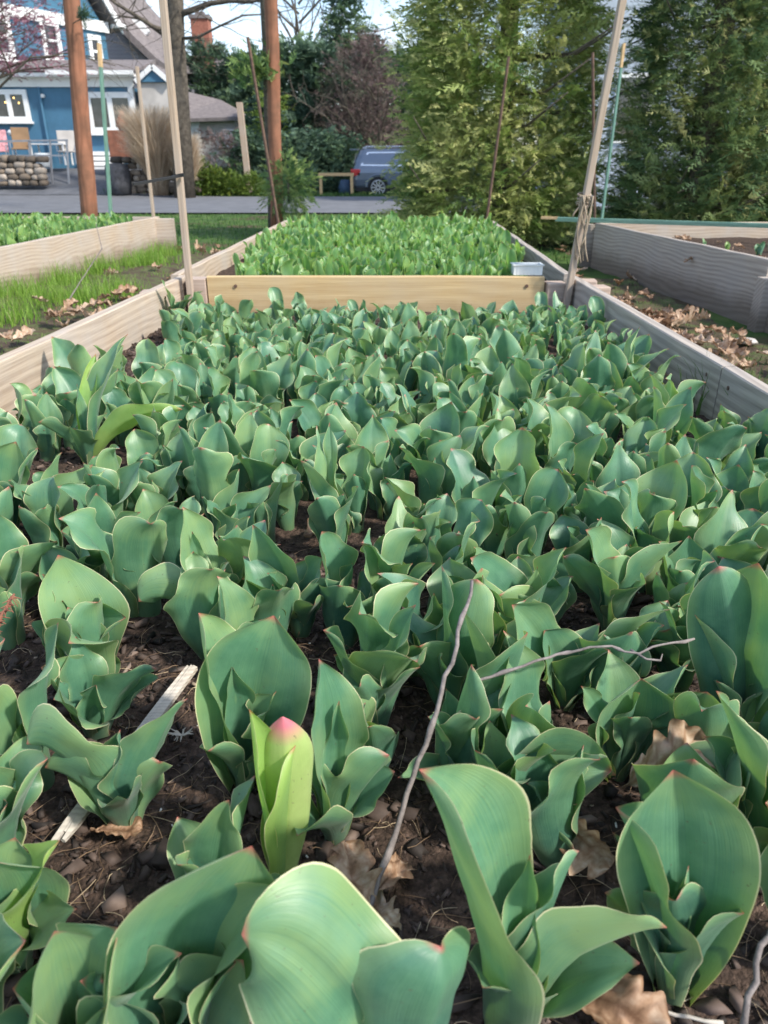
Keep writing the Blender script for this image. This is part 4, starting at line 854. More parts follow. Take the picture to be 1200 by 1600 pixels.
stake(795, 88, 762, 332, 8.2, .028, 'rust', 'thin rusty rod in front of the big arborvitae', 0, round_=True, name='metal_rod', cat='rod')
stake(926, 82, 929, 334, 8.4, .03, 'rust', 'dark rusty rod right behind the leaning right stake', 0, round_=True, name='metal_rod', cat='rod')
stake(387, 58, 433, 338, 8.0, .030, 'rust', 'thin dark rod leaning in front of the right reddish pole', 0, round_=True, name='metal_rod', cat='rod')
stake(214, 104, 239, 330, 10.2, .06, 'stake', 'narrow weathered wooden stake between the left pole and the tall square stake', 0, d=.03)
stake(374, 160, 387, 275, 29.6, .20, 'stake', 'pale square wooden post across the road beside the rounded shrubs', -.25, d=.20, name='wooden_post', cat='post')
# green rails lying on the right bed
for (pa, pb, z, w, lb, tipm) in (((846, 340), (1260, 353), ZB + .045, .035, 'green rail with bare wooden end lying across the right bed', .16), ((868, 344), (1260, 356), ZB + .012, .035, 'second green rail under the wooden ended one', 0)):
    a = G(pa[0], pa[1], z); b = G(pb[0], pb[1], z); e = empty('rail', a, lb, 'rail', 'green rails lying on the right bed'); t = (b - a).normalized()
    mb = MB(); mb.off = a; mb.bar(a + t * tipm, b, w, .022); mb.build('shaft', M['green_st'], e, bevel=.003)
    if tipm: mb = MB(); mb.off = a; mb.bar(a, a + t * tipm, w * 1.05, .024); mb.build('bare_end', M['paleend'], e)
# white plastic tray
e = empty('plastic_tray', D(822, 430, YC + .09), 'small white plastic tray standing on the right end of the cross board', 'plastic tray')
mb = MB(); zt = ZB + .008; c = D(822, 430, YC + .09); e.location = (c.x, YC + .085, zt)
w, h, dd = .150, .048, .085
for (cx, cy, sx, sy) in ((0, -dd/2, w, .004), (0, dd/2, w, .004), (-w/2 + .002, 0, .004, dd - .006), (w/2 - .002, 0, .004, dd - .006)): mb.box((cx, cy, h / 2), (sx, sy, h))
mb.box((0, 0, .003), (w - .01, dd - .01, .004))
for k in range(7): mb.box((-w/2 + .02 + k * .018, -dd/2 - .003, h * .45), (.004, .003, h * .7))
mb.build('tray_body', M['plastic'], e)
mb = MB(); mb.box((0, -dd/2 - .003, h + .002), (w + .014, .010, .006)); mb.box((0, dd/2 + .003, h + .002), (w + .014, .010, .006)); mb.box((-w/2, 0, h + .002), (.010, dd - .004, .006)); mb.box((w/2, 0, h + .002), (.010, dd - .004, .006)); mb.build('rim', M['plastic'], e)

# ------------------------------------------------------------------ grass
def blades(name, n, region, h0, h1, w, mat, zf, label, cat='grass', bend=.5, kind='stuff', tone=(0, 1)):
    g = np.random.RandomState(abs(hash(label)) % 1000 if False else len(label)); X = []; 
    xs = np.array([region(g) for _ in range(n)]); zs = np.array([zf(x, y) for x, y in xs]); hh = g.uniform(h0, h1, n); a = g.uniform(0, 6.28, n); bn = g.uniform(.1, 1, n) * bend * hh
    wa = g.uniform(0, 6.28, n); K = 5; V = np.zeros((n, K, 2, 3))
    for k in range(K):
        s = k / (K - 1); cx = xs[:, 0] + np.cos(a) * bn * s * s; cy = xs[:, 1] + np.sin(a) * bn * s * s; cz = zs - .01 + hh * (s - .25 * s * s * bend)
        ww = w * (1 - s**1.6 * .95) * g.uniform(.8, 1.2)
        V[:, k, 0] = np.stack([cx - np.cos(wa) * ww, cy - np.sin(wa) * ww, cz], 1); V[:, k, 1] = np.stack([cx + np.cos(wa) * ww, cy + np.sin(wa) * ww, cz], 1)
    base = np.arange(n)[:, None] * K * 2 + np.arange(K - 1)[None, :] * 2
    F = np.stack([base, base + 1, base + 3, base + 2], -1).reshape(-1, 4)
    T = np.repeat(np.clip(g.beta(2, 2, n) * (tone[1] - tone[0]) + tone[0], 0, 1), K * 2)
    o = link(name, np_mesh(name, V.reshape(-1, 3), F, None, T), mat); return tag(o, label, cat, kind=kind)
def clumps(cs, spread):
    def f(g):
        c = cs[g.randint(len(cs))]; return c[0] + g.normal(0, spread * c[2]), c[1] + g.normal(0, spread * c[2])
    return f
gc = []
for (px_, py_, s) in ((70, 470, 1.6), (20, 500, 1.3), (130, 470, 1.4), (180, 455, 1.2), (240, 410, 1.2), (255, 395, 1), (215, 415, 1), (100, 440, 1.2), (20, 460, 1.2), (160, 425, .8)):
    p = G(px_, py_, .12); gc.append((p.x, p.y, s))
def guard(f, ok_):
    def h(g):
        for _ in range(50):
            x, y = f(g)
            if ok_(x, y): return x, y
        return x, y
    return h
lp = lambda x, y: ext(L3n, L3f, y).x + .04 < x < (ext(Ln, Lf, y) if y < YC else ext(L2n, L2f, y)).x - .09
blades('grass', 3600, guard(clumps(gc, .085), lp), .08, .22, .0024, M['grass'], TZ, 'bright green tufts of grass on the path beside the left bed', tone=(.25, 1))
blades('grass', 2300, guard(lambda g: (g.uniform(-2.9, -1.1), g.uniform(1.8, 8.5)), lambda x, y: lp(x, y) and noise.noise(Vector((x * 2.2, y * 2.2, 1))) > .1), .02, .07, .0026, M['grass'], TZ, 'short sparse grass on the left path', tone=(.1, 1))
blades('grass', 14000, lambda g: (g.uniform(-7, 3.0), g.uniform(8.0, 19.0)), .03, .10, .007, M['verge'], TZ, 'mown grass between the beds and the road')
blades('grass', 5000, lambda g: (g.uniform(-10, 9), g.uniform(28.3, 30.0)), .08, .2, .02, M['verge'], TZ, 'green verge on the far side of the road')
blades('grass', 500, lambda g: (g.uniform(-5.0, -2.7), L3f.y + g.uniform(-.1, .3)), .3, .5, .005, M['grass'], TZ, 'tall grass blades behind the left bed', tone=(.4, 1))
blades('grass', 3000, lambda g: (g.uniform(1.15, 2.1), g.uniform(1.0, 6.6)), .015, .06, .0022, M['verge'], pathz, 'thin grass on the shaded right path')
p = G(1105, 640, ZS); q = G(1170, 665, ZS)
blades('grass_tuft', 130, clumps([(p.x, p.y, 1), (q.x - .02, q.y, .7)], .035), .10, .24, .0023, M['verge'], lambda x, y: ZS, 'dark green grass tuft growing by the right board of the near bed', 'grass', kind='stuff', tone=(.4, 1))
# bare twig in grass in front of the left board
P0 = G(95, 490, .1); twig('twig', [P0, P0 + Vector((.06, .25, .16)), P0 + Vector((.16, .45, .34)), D(150, 350, P0.y + .6)], .004, .002, 'thin bare branch standing in front of the left bed board')

# ------------------------------------------------------------------ trees
def fan_template(nb, spread, droop, w, g):
    """flat spray: nb narrow blades from a drooping midrib"""
    V = []
    for i in range(nb):
        t = (i + 1) / nb; side = 1 if i % 2 else -1
        bx = np.array([t * .75, 0, -droop * t * t]); an = side * spread * (1 - .35 * t) ; L = .42 * (1.1 - .6 * t)
        if i == nb - 1: an = 0
        d = np.array([math.cos(an), math.sin(an), -.25 * droop]) * L; n = np.array([-math.sin(an), math.cos(an), .15 + g.uniform(-.8, .8)]) * w * g.uniform(.7, 1.3); d = d * g.uniform(.6, 1.35) + [0, 0, g.uniform(-.1, .1)]
        V += [bx - n * .5, bx + n * .5, bx + d * .6 + n * .55, bx + d]
    return np.array(V)
def feather_template(nb, droop, w, g):
    V = []
    for i in range(nb):
        t = (i + 1) / nb; side = 1 if i % 2 else -1; bx = np.array([t, 0, .10 * math.sin(t * 2.5) - droop * t * t]); an = side * (.75 - .35 * t) + g.normal(0, .08); L = .34 * (1.08 - t)**.6 * g.uniform(.75, 1.15) + .05
        d = np.array([math.cos(an), math.sin(an), -.30 - .3 * droop + g.normal(0, .12)]) * L; n = np.array([-math.sin(an), math.cos(an), g.uniform(-.5, .5)]) * w * g.uniform(.7, 1.2)
        V += [bx - n * .5, bx + n * .5, bx + d * .6 + n * .6, bx + d]
        for sg in (-1, 1):
            b2 = bx + d * .45; a2 = an + sg * .6; d2 = np.array([math.cos(a2), math.sin(a2), -.35]) * L * .5; n2 = np.array([-math.sin(a2), math.cos(a2), .2]) * w * .8
            V += [b2 - n2 * .5, b2 + n2 * .5, b2 + d2 * .6 + n2 * .5, b2 + d2]
    return np.array(V)
def crown(name, n, posf, size, mat, parent, seed, nb=9, w=.10, up=.15, tonef=None, off=(0, 0, 0), droop=.35, feather=False):
    g = np.random.RandomState(seed); tm = feather_template(nb, droop, w, g) if feather else fan_template(nb, .75, droop, w, g); m = len(tm)
    P = np.zeros((n, 3)); O = np.zeros((n, 3)); Tn = np.zeros(n)
    for i in range(n): P[i], O[i], Tn[i] = posf(g)
    P -= np.array(off)
    X = O + g.normal(0, .26, (n, 3)); X[:, 2] += up; X /= np.linalg.norm(X, axis=1, keepdims=True)
    Z = np.array([0, 0, 1.0]) + g.normal(0, .7, (n, 3)); Y = np.cross(Z, X); Y /= np.linalg.norm(Y, axis=1, keepdims=True) + 1e-6; Z = np.cross(X, Y)
    s = (size * g.uniform(.6, 1.35, n))[:, None, None]
    V = P[:, None, :] + s * (tm[None, :, 0:1] * X[:, None, :] + tm[None, :, 1:2] * Y[:, None, :] + tm[None, :, 2:3] * Z[:, None, :])
    F = (np.arange(n * m).reshape(-1, 4)); T = np.repeat(Tn, m) + g.uniform(-.06, .06, n * m)
    return link(name, np_mesh(name, V.reshape(-1, 3), F, None, np.clip(T, 0, 1), smooth=False), mat, parent)
def shell_pos(c, rad, h, power, tone0, k=1.0):
    def f(g):
        t = g.rand() ** 1.3; a = g.uniform(0, 6.28); r_ = rad * (1 - t)**power * g.uniform(.80, 1.18) * k
        d = np.array([math.cos(a), math.sin(a), 0]); cl = noise.noise(Vector((math.cos(a) * 2.2, math.sin(a) * 2.2, t * h * 1.3 + rad)))
        return np.array(c) + d * r_ + [0, 0, .15 + t * h], d + [0, 0, g.uniform(-.1, .8)], tone0 + .45 * cl + g.normal(0, .09)
    return f
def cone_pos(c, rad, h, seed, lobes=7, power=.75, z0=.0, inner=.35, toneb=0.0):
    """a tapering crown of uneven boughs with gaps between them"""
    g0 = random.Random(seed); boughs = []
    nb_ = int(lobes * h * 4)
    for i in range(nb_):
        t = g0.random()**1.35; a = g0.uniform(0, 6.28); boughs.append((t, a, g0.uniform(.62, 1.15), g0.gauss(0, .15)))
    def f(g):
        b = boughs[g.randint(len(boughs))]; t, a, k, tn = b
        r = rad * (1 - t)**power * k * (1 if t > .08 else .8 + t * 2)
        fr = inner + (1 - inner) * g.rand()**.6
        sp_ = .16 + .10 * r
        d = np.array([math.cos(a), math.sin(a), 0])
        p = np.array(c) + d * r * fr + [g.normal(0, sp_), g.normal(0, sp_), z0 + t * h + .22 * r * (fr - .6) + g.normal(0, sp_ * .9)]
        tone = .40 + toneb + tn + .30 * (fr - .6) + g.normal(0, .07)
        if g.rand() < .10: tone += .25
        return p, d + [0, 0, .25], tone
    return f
def trunk(parent, pts, rad, mat='bark', name='trunk', n=10, wob=.05):
    mb = MB(); mb.off = parent.location; mb.tube(pts, rad, n, wob=wob); return mb.build(name, M[mat], parent, smooth=True)
def branchy(mb, p, d, L, r, depth, g, spread=.6, grav=.0, seg=4, kids=(2, 3)):
    pts = [Vector(p)]; dd = Vector(d).normalized()
    for i in range(seg):
        dd = (dd + Vector((g.gauss(0, .16), g.gauss(0, .16), g.gauss(0, .12) + grav))).normalized(); pts.append(pts[-1] + dd * L / seg)
    mb.tube(pts, [r * (1 - .5 * i / seg) for i in range(seg + 1)], 5 if r < .04 else 8, cap=False)
    if depth <= 0: return
    for k in range(g.randint(*kids)):
        i = g.randint(1, seg); a = Vector((g.gauss(0, 1), g.gauss(0, 1), g.gauss(.2, .6))).normalized()
        branchy(mb, pts[i], (dd + a * spread * 1.4).normalized(), L * g.uniform(.5, .78), r * .5, depth - 1, g, spread, grav, seg, kids)

# big arborvitae in the middle
c = D(775, 300, 10.4); bx = c.x
t = empty('arborvitae', (bx, 10.4, TZ(bx, 10.4)), 'big yellow green arborvitae in the middle behind the beds', 'tree', 'arborvitaes behind the beds')
trunk(t, [(bx, 10.4, -.1), (bx + .05, 10.4, 2), (bx, 10.45, 5)], [.16, .12, .05])
crown('foliage', 26000, cone_pos((bx, 10.4, 0), 1.13, 6.0, 3, 9, .38, .0, .5, .36), .14, M['arb_yellow'], t, 11, nb=10, w=.06, off=t.location, droop=.55)
crown('spray', 2600, shell_pos((bx, 10.4, 0), 1.18, 6.0, .38, .72, .80), .36, M['arb_yellow'], t, 12, nb=14, w=.05, off=t.location, droop=.45, feather=True)
g5 = random.Random(5)
for k in range(9):
    a = g5.uniform(3.7, 5.8); z = g5.uniform(.25, 2.2); mb = MB(); mb.off = t.location
    p0 = Vector((bx + .2 * math.cos(a), 10.4 + .2 * math.sin(a), z)); mb.tube([p0, p0 + Vector((math.cos(a) * .9, math.sin(a) * .9, -.05)), p0 + Vector((math.cos(a + .2) * 1.4, math.sin(a + .2) * 1.4, .25))], [.025, .016, .006], 6)
    mb.build('branch', M['bark'], t, smooth=True)
# right arborvitae(s)
for (px_, Yd, rad, H, n, lb, sd_) in ((1085, 9.4, .80, 6, 17000, 'dark arborvitae right of the gap, behind the right bed', 31), (1215, 9.9, 1.20, 6, 17000, 'arborvitae at the right edge with yellowed sprays', 33)):
    c = D(px_, 300, Yd); t = empty('arborvitae', (c.x, Yd, TZ(c.x, Yd)), lb, 'tree', 'arborvitaes behind the beds')
    trunk(t, [(c.x, Yd, -.1), (c.x + .04, Yd, 2), (c.x, Yd, 5)], [.12, .10, .05])
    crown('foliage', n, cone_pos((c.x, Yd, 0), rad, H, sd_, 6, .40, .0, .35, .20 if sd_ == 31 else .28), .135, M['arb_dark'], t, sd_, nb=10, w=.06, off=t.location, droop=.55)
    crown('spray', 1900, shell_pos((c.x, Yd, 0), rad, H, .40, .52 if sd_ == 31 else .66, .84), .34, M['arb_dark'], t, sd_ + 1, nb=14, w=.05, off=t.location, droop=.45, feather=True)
    for k in range(6):
        a = g5.uniform(3.4, 6.0); z = g5.uniform(.2, 2.6); mb = MB(); mb.off = t.location; p0 = Vector((c.x, Yd, z))
        mb.tube([p0, p0 + Vector((math.cos(a) * .5, math.sin(a) * .5, -.08)), p0 + Vector((math.cos(a + .3) * 1.0, math.sin(a + .3) * 1.0, .2))], [.02, .013, .005], 6); mb.build('branch', M['bark'], t, smooth=True)
# hedge row of dark evergreens across the road
hx = [(322, 47.2, 62, 2.3), (366, 46.5, 84, 2.2), (405, 44, 78, 1.9), (455, 38, 60, 1.8), (500, 37, 66, 1.9), (545, 40, 30, 2.1), (590, 39, 74, 2.0), (640, 40, 80, 2.2), (690, 39, 60, 2.2)]
labs = ['leftmost dark evergreen of the hedge row, under the brick chimney', 'dark evergreen of the hedge row left of the right reddish pole', 'dark evergreen of the hedge row just behind the leaning dark rod',
        'dark evergreen of the hedge row just right of the reddish pole', 'dark evergreen of the hedge row behind the little wooden frame', 'tallest light conifer rising over the hedge row against the sky',
        'dark evergreen of the hedge row behind the rear of the car', 'dark evergreen of the hedge row behind the middle of the car', 'dark evergreen of the hedge row hidden beside the big arborvitae']
for i, (px_, Yd, pt, rad) in enumerate(hx):
    top = D(px_, pt + 14, Yd); z0 = TZ(top.x, Yd); h = top.z - z0; tall = i == 5
    if tall: h = D(545, -25, Yd).z - z0
    t = empty('evergreen_tree', (top.x, Yd, z0), labs[i], 'tree', 'evergreen hedge row across the road')
    trunk(t, [(top.x, Yd, z0), (top.x, Yd, z0 + h * .8)], [.18, .06])
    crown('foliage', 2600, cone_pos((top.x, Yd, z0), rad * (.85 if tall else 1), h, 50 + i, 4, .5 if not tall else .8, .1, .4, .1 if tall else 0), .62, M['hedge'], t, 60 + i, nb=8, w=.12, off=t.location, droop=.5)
# low dark shrubs at road level before the hedge
for i, (px_, Yd, r) in enumerate(((455, 31.5, 1.1), (500, 32, 1.2), (535, 33, 1.3), (400, 33, 1.2))):
    c = D(px_, 290, Yd); t = empty('bush', (c.x, Yd, TZ(c.x, Yd)), ['low dark bush right of the right reddish pole across the road', 'low dark bush behind the left post of the wooden frame', 'low dark bush behind the back of the car', 'low dark bush behind the rounded shrubs'][i], 'bush', 'dark bushes across the road')
    trunk(t, [(c.x, Yd, TZ(c.x, Yd)), (c.x, Yd, TZ(c.x, Yd) + .8)], [.05, .02])
    crown('foliage', 1100, cone_pos((c.x, Yd, TZ(c.x, Yd)), r, 2.0, 80 + i, 6, .4, .0, .4), .36, M['hedge'], t, 90 + i, nb=7, w=.14, off=t.location)
# bare pinkish tree behind the car
g6 = random.Random(12)
for (px_, Yd, lb, sd_, hh) in ((590, 34.5, 'bare pinkish grey twiggy tree behind the car', 5, 1.0), (560, 35, 'bare forked tree left of the pinkish one, above the car roof', 6, .8)):
    c = D(px_, 290, Yd); z0 = TZ(c.x, Yd); t = empty('bare_tree', (c.x, Yd, z0), lb, 'tree', 'bare trees behind the car'); mb = MB(); mb.off = t.location; g = random.Random(sd_)
    trunk(t, [(c.x, Yd, z0), (c.x + .1, Yd, z0 + 1.6)], [.12, .09])
    for k in range(6): branchy(mb, (c.x + .1, Yd, z0 + 1.2 + .1 * k), (g.gauss(0, .6), g.gauss(0, .4), 1), 2.6 * hh, .055, 3, g, .75, .02, 4, (2, 4))
    mb.build('crown', M['brush_'] if 'brush_' in M else M['bark'], t)
    o = mb.build('twigs', M['bark'], t) if False else None
    V = []; crown('twig_haze', 1800, cone_pos((c.x, Yd, z0 + 1.2), 1.9, 4.2, 7 + sd_, 5, .5, .1, .3), .42, M['brush'], t, 17 + sd_, nb=7, w=.035, off=t.location, droop=.1, up=.5)
# bare tree trunk at left, close to the houses
c = D(283, 250, 27.2); z0 = TZ(c.x, 27.2); top = D(270, -120, 27.2)
t = empty('bare_tree', (c.x, 27.2, z0), 'large bare grey tree between the houses and the hedge row', 'tree'); trunk(t, [(c.x, 27.2, z0 - .1), D(281, 150, 27.2), D(276, 60, 27.2), top, top + Vector((-.2, 0, 3))], [.34, .29, .26, .24, .12], n=14)
g = random.Random(8)
for (pts, r) in (([D(277, 24, 27.2), D(300, 16, 27), D(330, 5, 26.8), D(360, 1, 26.6), D(395, 2, 26.4), D(430, -8, 26.2)], .10), ([D(280, 60, 27.2), D(310, 58, 26.5), D(345, 40, 26), D(380, 24, 25.7), D(420, 22, 25.5)], .045),
                 ([D(272, 52, 27.2), D(240, 42, 26.8), D(205, 20, 26.6), D(180, 5, 26.5), D(150, -20, 26.4)], .075), ([D(271, 50, 27.2), D(250, 52, 27), D(220, 30, 27), D(190, 25, 26.8)], .05)):
    mb = MB(); mb.off = t.location; m = len(pts); mb.tube(pts, [r * (1 - .7 * i / m) for i in range(m)], 7)
    for k in range(9):
        q = pts[g.randint(1, m - 1)].lerp(pts[g.randint(1, m - 1)], .0); branchy(mb, q, (g.gauss(0, 1), g.gauss(0, .3), g.gauss(.3, .6)), g.uniform(.7, 1.5), .016, 2, g, .7, 0, 4, (2, 3))
    mb.build('branch', M['bark'], t, smooth=True)
# twigs of a far bare tree against the sky
c = D(470, 100, 44); t = empty('bare_tree', (c.x, 44, -.2), 'thin bare tree far behind the hedge row, twigs against the sky', 'tree'); mb = MB(); mb.off = t.location; trunk(t, [(c.x, 44, -.2), (c.x, 44, 6)], [.25, .15])
for k in range(12): branchy(mb, (c.x, 44, 4 + .4 * k), (g.gauss(0, 1), 0, .8), 4.2, .06, 3, g, .7, .02, 4, (2, 3))
mb.build('crown', M['bark'], t)
# the two reddish poles
def pole(pxt, pyt, pxb, pyb, w, Yd, label, ivy):
    b = D(pxb, pyb, Yd); z0 = TZ(b.x, Yd); topp = D(pxt, pyt, Yd); t_ = (topp - b).normalized(); root = b - t_ * ((b.z - z0 + .05) / t_.z); top = topp + t_ * 3
    e = empty('timber_pole', root, label, 'pole', 'reddish timber poles'); mb = MB(); m = 14
    q = t_.to_track_quat('X', 'Z').to_matrix().to_4x4(); L = (top - root).length
    mb.tube([(L * i / m, .008 * math.sin(i * 2.1), .008 * math.cos(i * 1.7)) for i in range(m + 1)], [w / 2 * (1 - .18 * i / m) for i in range(m + 1)], 16)
    o = mb.build('shaft', M['bark_red'], e, smooth=True); o.rotation_euler = q.to_euler(); return e, root
Yp = 14.0
e, _ = pole(112, 0, 140, 338, .29, Yp, 'thick reddish timber pole behind the left bed', False)
e, rt = pole(424, 0, 433, 345, .22, Yp - .4, 'reddish timber pole left of the middle bed, evergreen sprigs growing beside it', True)
e, _ = pole(415, -20, 428, 345, .20, Yp - .1, 'dark grey trunk standing close behind the right reddish pole', True)
e.name = 'dead_trunk'; e.children[0].data.materials.clear(); e.children[0].data.materials.append(M['bark']); e['category'] = 'trunk'; del e['group']
def sprig_bush(c, r, n, label, size=.2, mat='arb_yellow', flat=1.0, sd=1):
    t = empty('evergreen_shrub', (c.x, c.y, c.z), label, 'shrub'); trunk(t, [c, c + Vector((0, 0, r))], [.03, .01])
    def f(g):
        d = g.normal(0, 1, 3); d /= np.linalg.norm(d); k = g.rand()**.5; return np.array(c) + d * r * k * [1, 1, flat] + [0, 0, r * flat * .6], d, .38 + .2 * k + g.normal(0, .14)
    crown('foliage', n, f, size, M[mat], t, sd, nb=9, w=.08, off=c, droop=.4); return t
sprig_bush(D(452, 318, 13.3), .42, 420, 'yellow green shrub round the foot of the right reddish pole', .2, sd=2)
c = D(412, 108, 13.6); t = empty('evergreen_branch', c, 'green bough leaning out at mid height of the right reddish pole', 'branch')
mb = MB(); mb.off = c; mb.tube([c, c + Vector((-.2, .0, .05)), D(392, 92, 13.7)], [.02, .013, .006], 6); mb.build('branch', M['bark'], t)
def fpos(g):
    a = g.normal(0, .13, 3); return np.array(c) + a * [1.4, 1, .9] + [-.08, 0, -.02], np.array([-.6, 0, .4]) + g.normal(0, .4, 3), .45 + g.normal(0, .15)
crown('foliage', 170, fpos, .22, M['arb_yellow'], t, 4, nb=9, w=.08, off=c)
c = D(129, 28, 13.7); t = empty('evergreen_branch', c, 'small green sprig sticking out right of the left reddish pole', 'branch')
def fpos2(g): return np.array(c) + g.normal(0, .045, 3), np.array([.4, -.2, .3]), .4 + g.normal(0, .1)
mb = MB(); mb.off = c; mb.tube([c, c + Vector((-.25, .2, -.05))], [.01, .006], 6); mb.build('branch', M['bark'], t); crown('foliage', 30, fpos2, .17, M['hedge'], t, 6, nb=9, w=.08, off=c)
# purple maple, top left
c = D(-60, 200, 21); t = empty('maple_tree', (c.x, 21, TZ(c.x, 21)), 'purple leaved maple reaching in from the left edge before the blue house', 'tree'); g = random.Random(3)
trunk(t, [(c.x, 21, -.2), (c.x + .2, 21, 2.2)], [.12, .08]); mb = MB(); mb.off = t.location
for k in range(9): branchy(mb, (c.x + .2, 21, 1.8 + .1 * k), (g.uniform(.1, 1.1), g.gauss(0, .3), g.uniform(.4, 1.2)), 2.6, .04, 3, g, .55, -.01, 4, (2, 3))
mb.build('branch', M['bark'], t, smooth=True)
def mpos(g):
    a = g.uniform(-.05, 1.45); r = 2.9 * g.rand()**.45 * (1 if g.rand() < .6 else .75); zc = 3.0
    k = math.sin(a * 7 + r * 3); return np.array([c.x + .2 + r * math.cos(a) + .12 * k, 21 + g.normal(0, .4), zc + r * math.sin(a) * 1.15 + g.normal(0, .1)]), np.array([math.cos(a), 0, math.sin(a) * .3]), g.beta(2, 2)
crown('foliage', 3400, mpos, .15, M['maple'], t, 5, nb=5, w=.12, off=t.location)
# rounded shrubs by the road
for (px_, py_, Yd, r, hh, lb, mt) in ((318, 298, 28.8, .42, .75, 'yellow green rounded shrub at left of the row by the road', 'boxwood'), (337, 300, 28.7, .40, .6, 'duller rounded shrub second in the row by the road', 'boxwood'), (362, 303, 28.6, .48, .5, 'low clipped green shrub third in the row by the road', 'boxwood'), (393, 303, 28.6, .5, .5, 'low clipped green shrub last in the row, below the pale post', 'boxwood')):
    c = D(px_, py_, Yd); z0 = TZ(c.x, Yd); t = empty('rounded_shrub', (c.x, Yd, z0), lb, 'shrub', 'rounded shrubs by the road'); trunk(t, [(c.x, Yd, z0), (c.x, Yd, z0 + .3)], [.04, .02])
    def f(g):
        d = g.normal(0, 1, 3); d /= np.linalg.norm(d); d[2] = abs(d[2]); k = g.rand()**.3; return np.array([c.x, Yd, z0]) + d * [r * k * 1.1, r * k, hh * 1.6 * k], d, .45 + g.normal(0, .2)
    crown('foliage', 650, f, .16, M[mt], t, px_, nb=7, w=.2, off=t.location)
# ornamental grass
c = D(262, 296, 27.6); z0 = TZ(c.x, 27.6)
def plume(name, cx, Yd, n, r, h, label, seed):
    g = np.random.RandomState(seed); z0 = TZ(cx, Yd); K = 7; V = np.zeros((n, K, 2, 3)); a = g.uniform(0, 6.28, n); rr_ = r * g.rand(n)**.7; hh = h * g.uniform(.55, 1.1, n); wa = g.uniform(0, 6.28, n)
    for k in range(K):
        s = k / (K - 1); rad = .25 * r + rr_ * (s**1.8) ; cx_ = cx + np.cos(a) * (rad - .25 * r + .25 * r * g.uniform(.9, 1.1)); cy_ = Yd + np.sin(a) * rad; cz = z0 + hh * (s - .22 * s**3)
        ww = .014 * (1 - s * .8); V[:, k, 0] = np.stack([cx_ - np.cos(wa) * ww, cy_ - np.sin(wa) * ww, cz], 1); V[:, k, 1] = np.stack([cx_ + np.cos(wa) * ww, cy_ + np.sin(wa) * ww, cz], 1)
    V -= np.array([cx, Yd, z0]); base = np.arange(n)[:, None] * K * 2 + np.arange(K - 1)[None, :] * 2
    F = np.stack([base, base + 1, base + 3, base + 2], -1).reshape(-1, 4); o = link(name, np_mesh(name, V.reshape(-1, 3), F, None, np.repeat(g.beta(2, 2, n), K * 2)), M['plume'], None, (cx, Yd, z0)); return tag(o, label, 'ornamental grass', 'clumps of dry ornamental grass')
plume('ornamental_grass', D(250, 290, 28.4).x, 28.4, 6000, 1.05, 3.3, 'tall dry tan ornamental grass clump before the blue house corner', 1)
plume('ornamental_grass', D(292, 290, 28.0).x, 28.0, 2600, .6, 2.4, 'shorter dry tan grass clump at the foot of the large bare tree', 2)
# leaf covered brush by the far small house
c = D(340, 262, 33); t = empty('bare_bush', (c.x, 33, TZ(c.x, 33)), 'pinkish brown leafless bush below the low grey roof', 'bush'); trunk(t, [(c.x, 33, 0), (c.x, 33, .5)], [.05, .02])
crown('twigs', 900, cone_pos((c.x, 33, TZ(c.x, 33)), 1.2, 1.8, 5, 6, .4), .35, M['brush'], t, 3, nb=7, w=.05, off=t.location, up=.5)
c = D(355, 190, 33.5); t = empty('bush', (c.x, 34, TZ(c.x, 34)), 'olive brown bush behind the pale square post', 'bush'); trunk(t, [(c.x, 34, 0), (c.x, 34, 1)], [.05, .02])
crown('foliage', 700, cone_pos((c.x + 1.7, 34, TZ(c.x, 34)), 1.0, 3.2, 15, 6, .4, .2), .3, M['boxwood'], t, 13, nb=7, w=.12, off=t.location)

# ------------------------------------------------------------------ blue house
H = empty('blue_house', (-14, 33, 0.6), 'blue two storey house with white trim and low front porch roof, top left', 'house')
def hb(mb, name, mat, parent=None, bevel=0): 
    return mb.build(name, M[mat], parent or H, bevel=bevel)
def HM(): m = MB(); m.off = H.location; return m
YF = 33.0; zb = .55
x0, x1 = D(-160, 200, YF).x, D(212, 200, YF).x; ze = D(100, 136, YF).z
m = HM(); m.box(((x0 + x1) / 2, YF + 2.2, (zb + ze) / 2), (x1 - x0, 4.4, ze - zb)); hb(m, 'wall', 'blueflat')
m = HM(); m.box(((x0 + x1) / 2, YF - .05, ze + .16), (x1 - x0 + .3, .1, .32)); m.box(((x0 + x1) / 2, YF - .25, ze + .38), (x1 - x0 + .7, .5, .12)); m.box(((x0 + x1) / 2 + 3.4, YF - .54, ze + .44), (x1 - x0 - 6.1, .12, .14)); hb(m, 'eave_trim', 'white')
zr = D(100, 104, YF + 1.5).z
m = HM(); m.prism([(x0 - .3, YF - .6, ze + .50), (x0 - .3, YF + 2.6, zr + .35), (x0 - .3, YF + 2.6, zr + .20), (x0 - .3, YF - .45, ze + .44)], (x1 - x0 + .7, 0, 0)); hb(m, 'porch_roof', 'shingle')
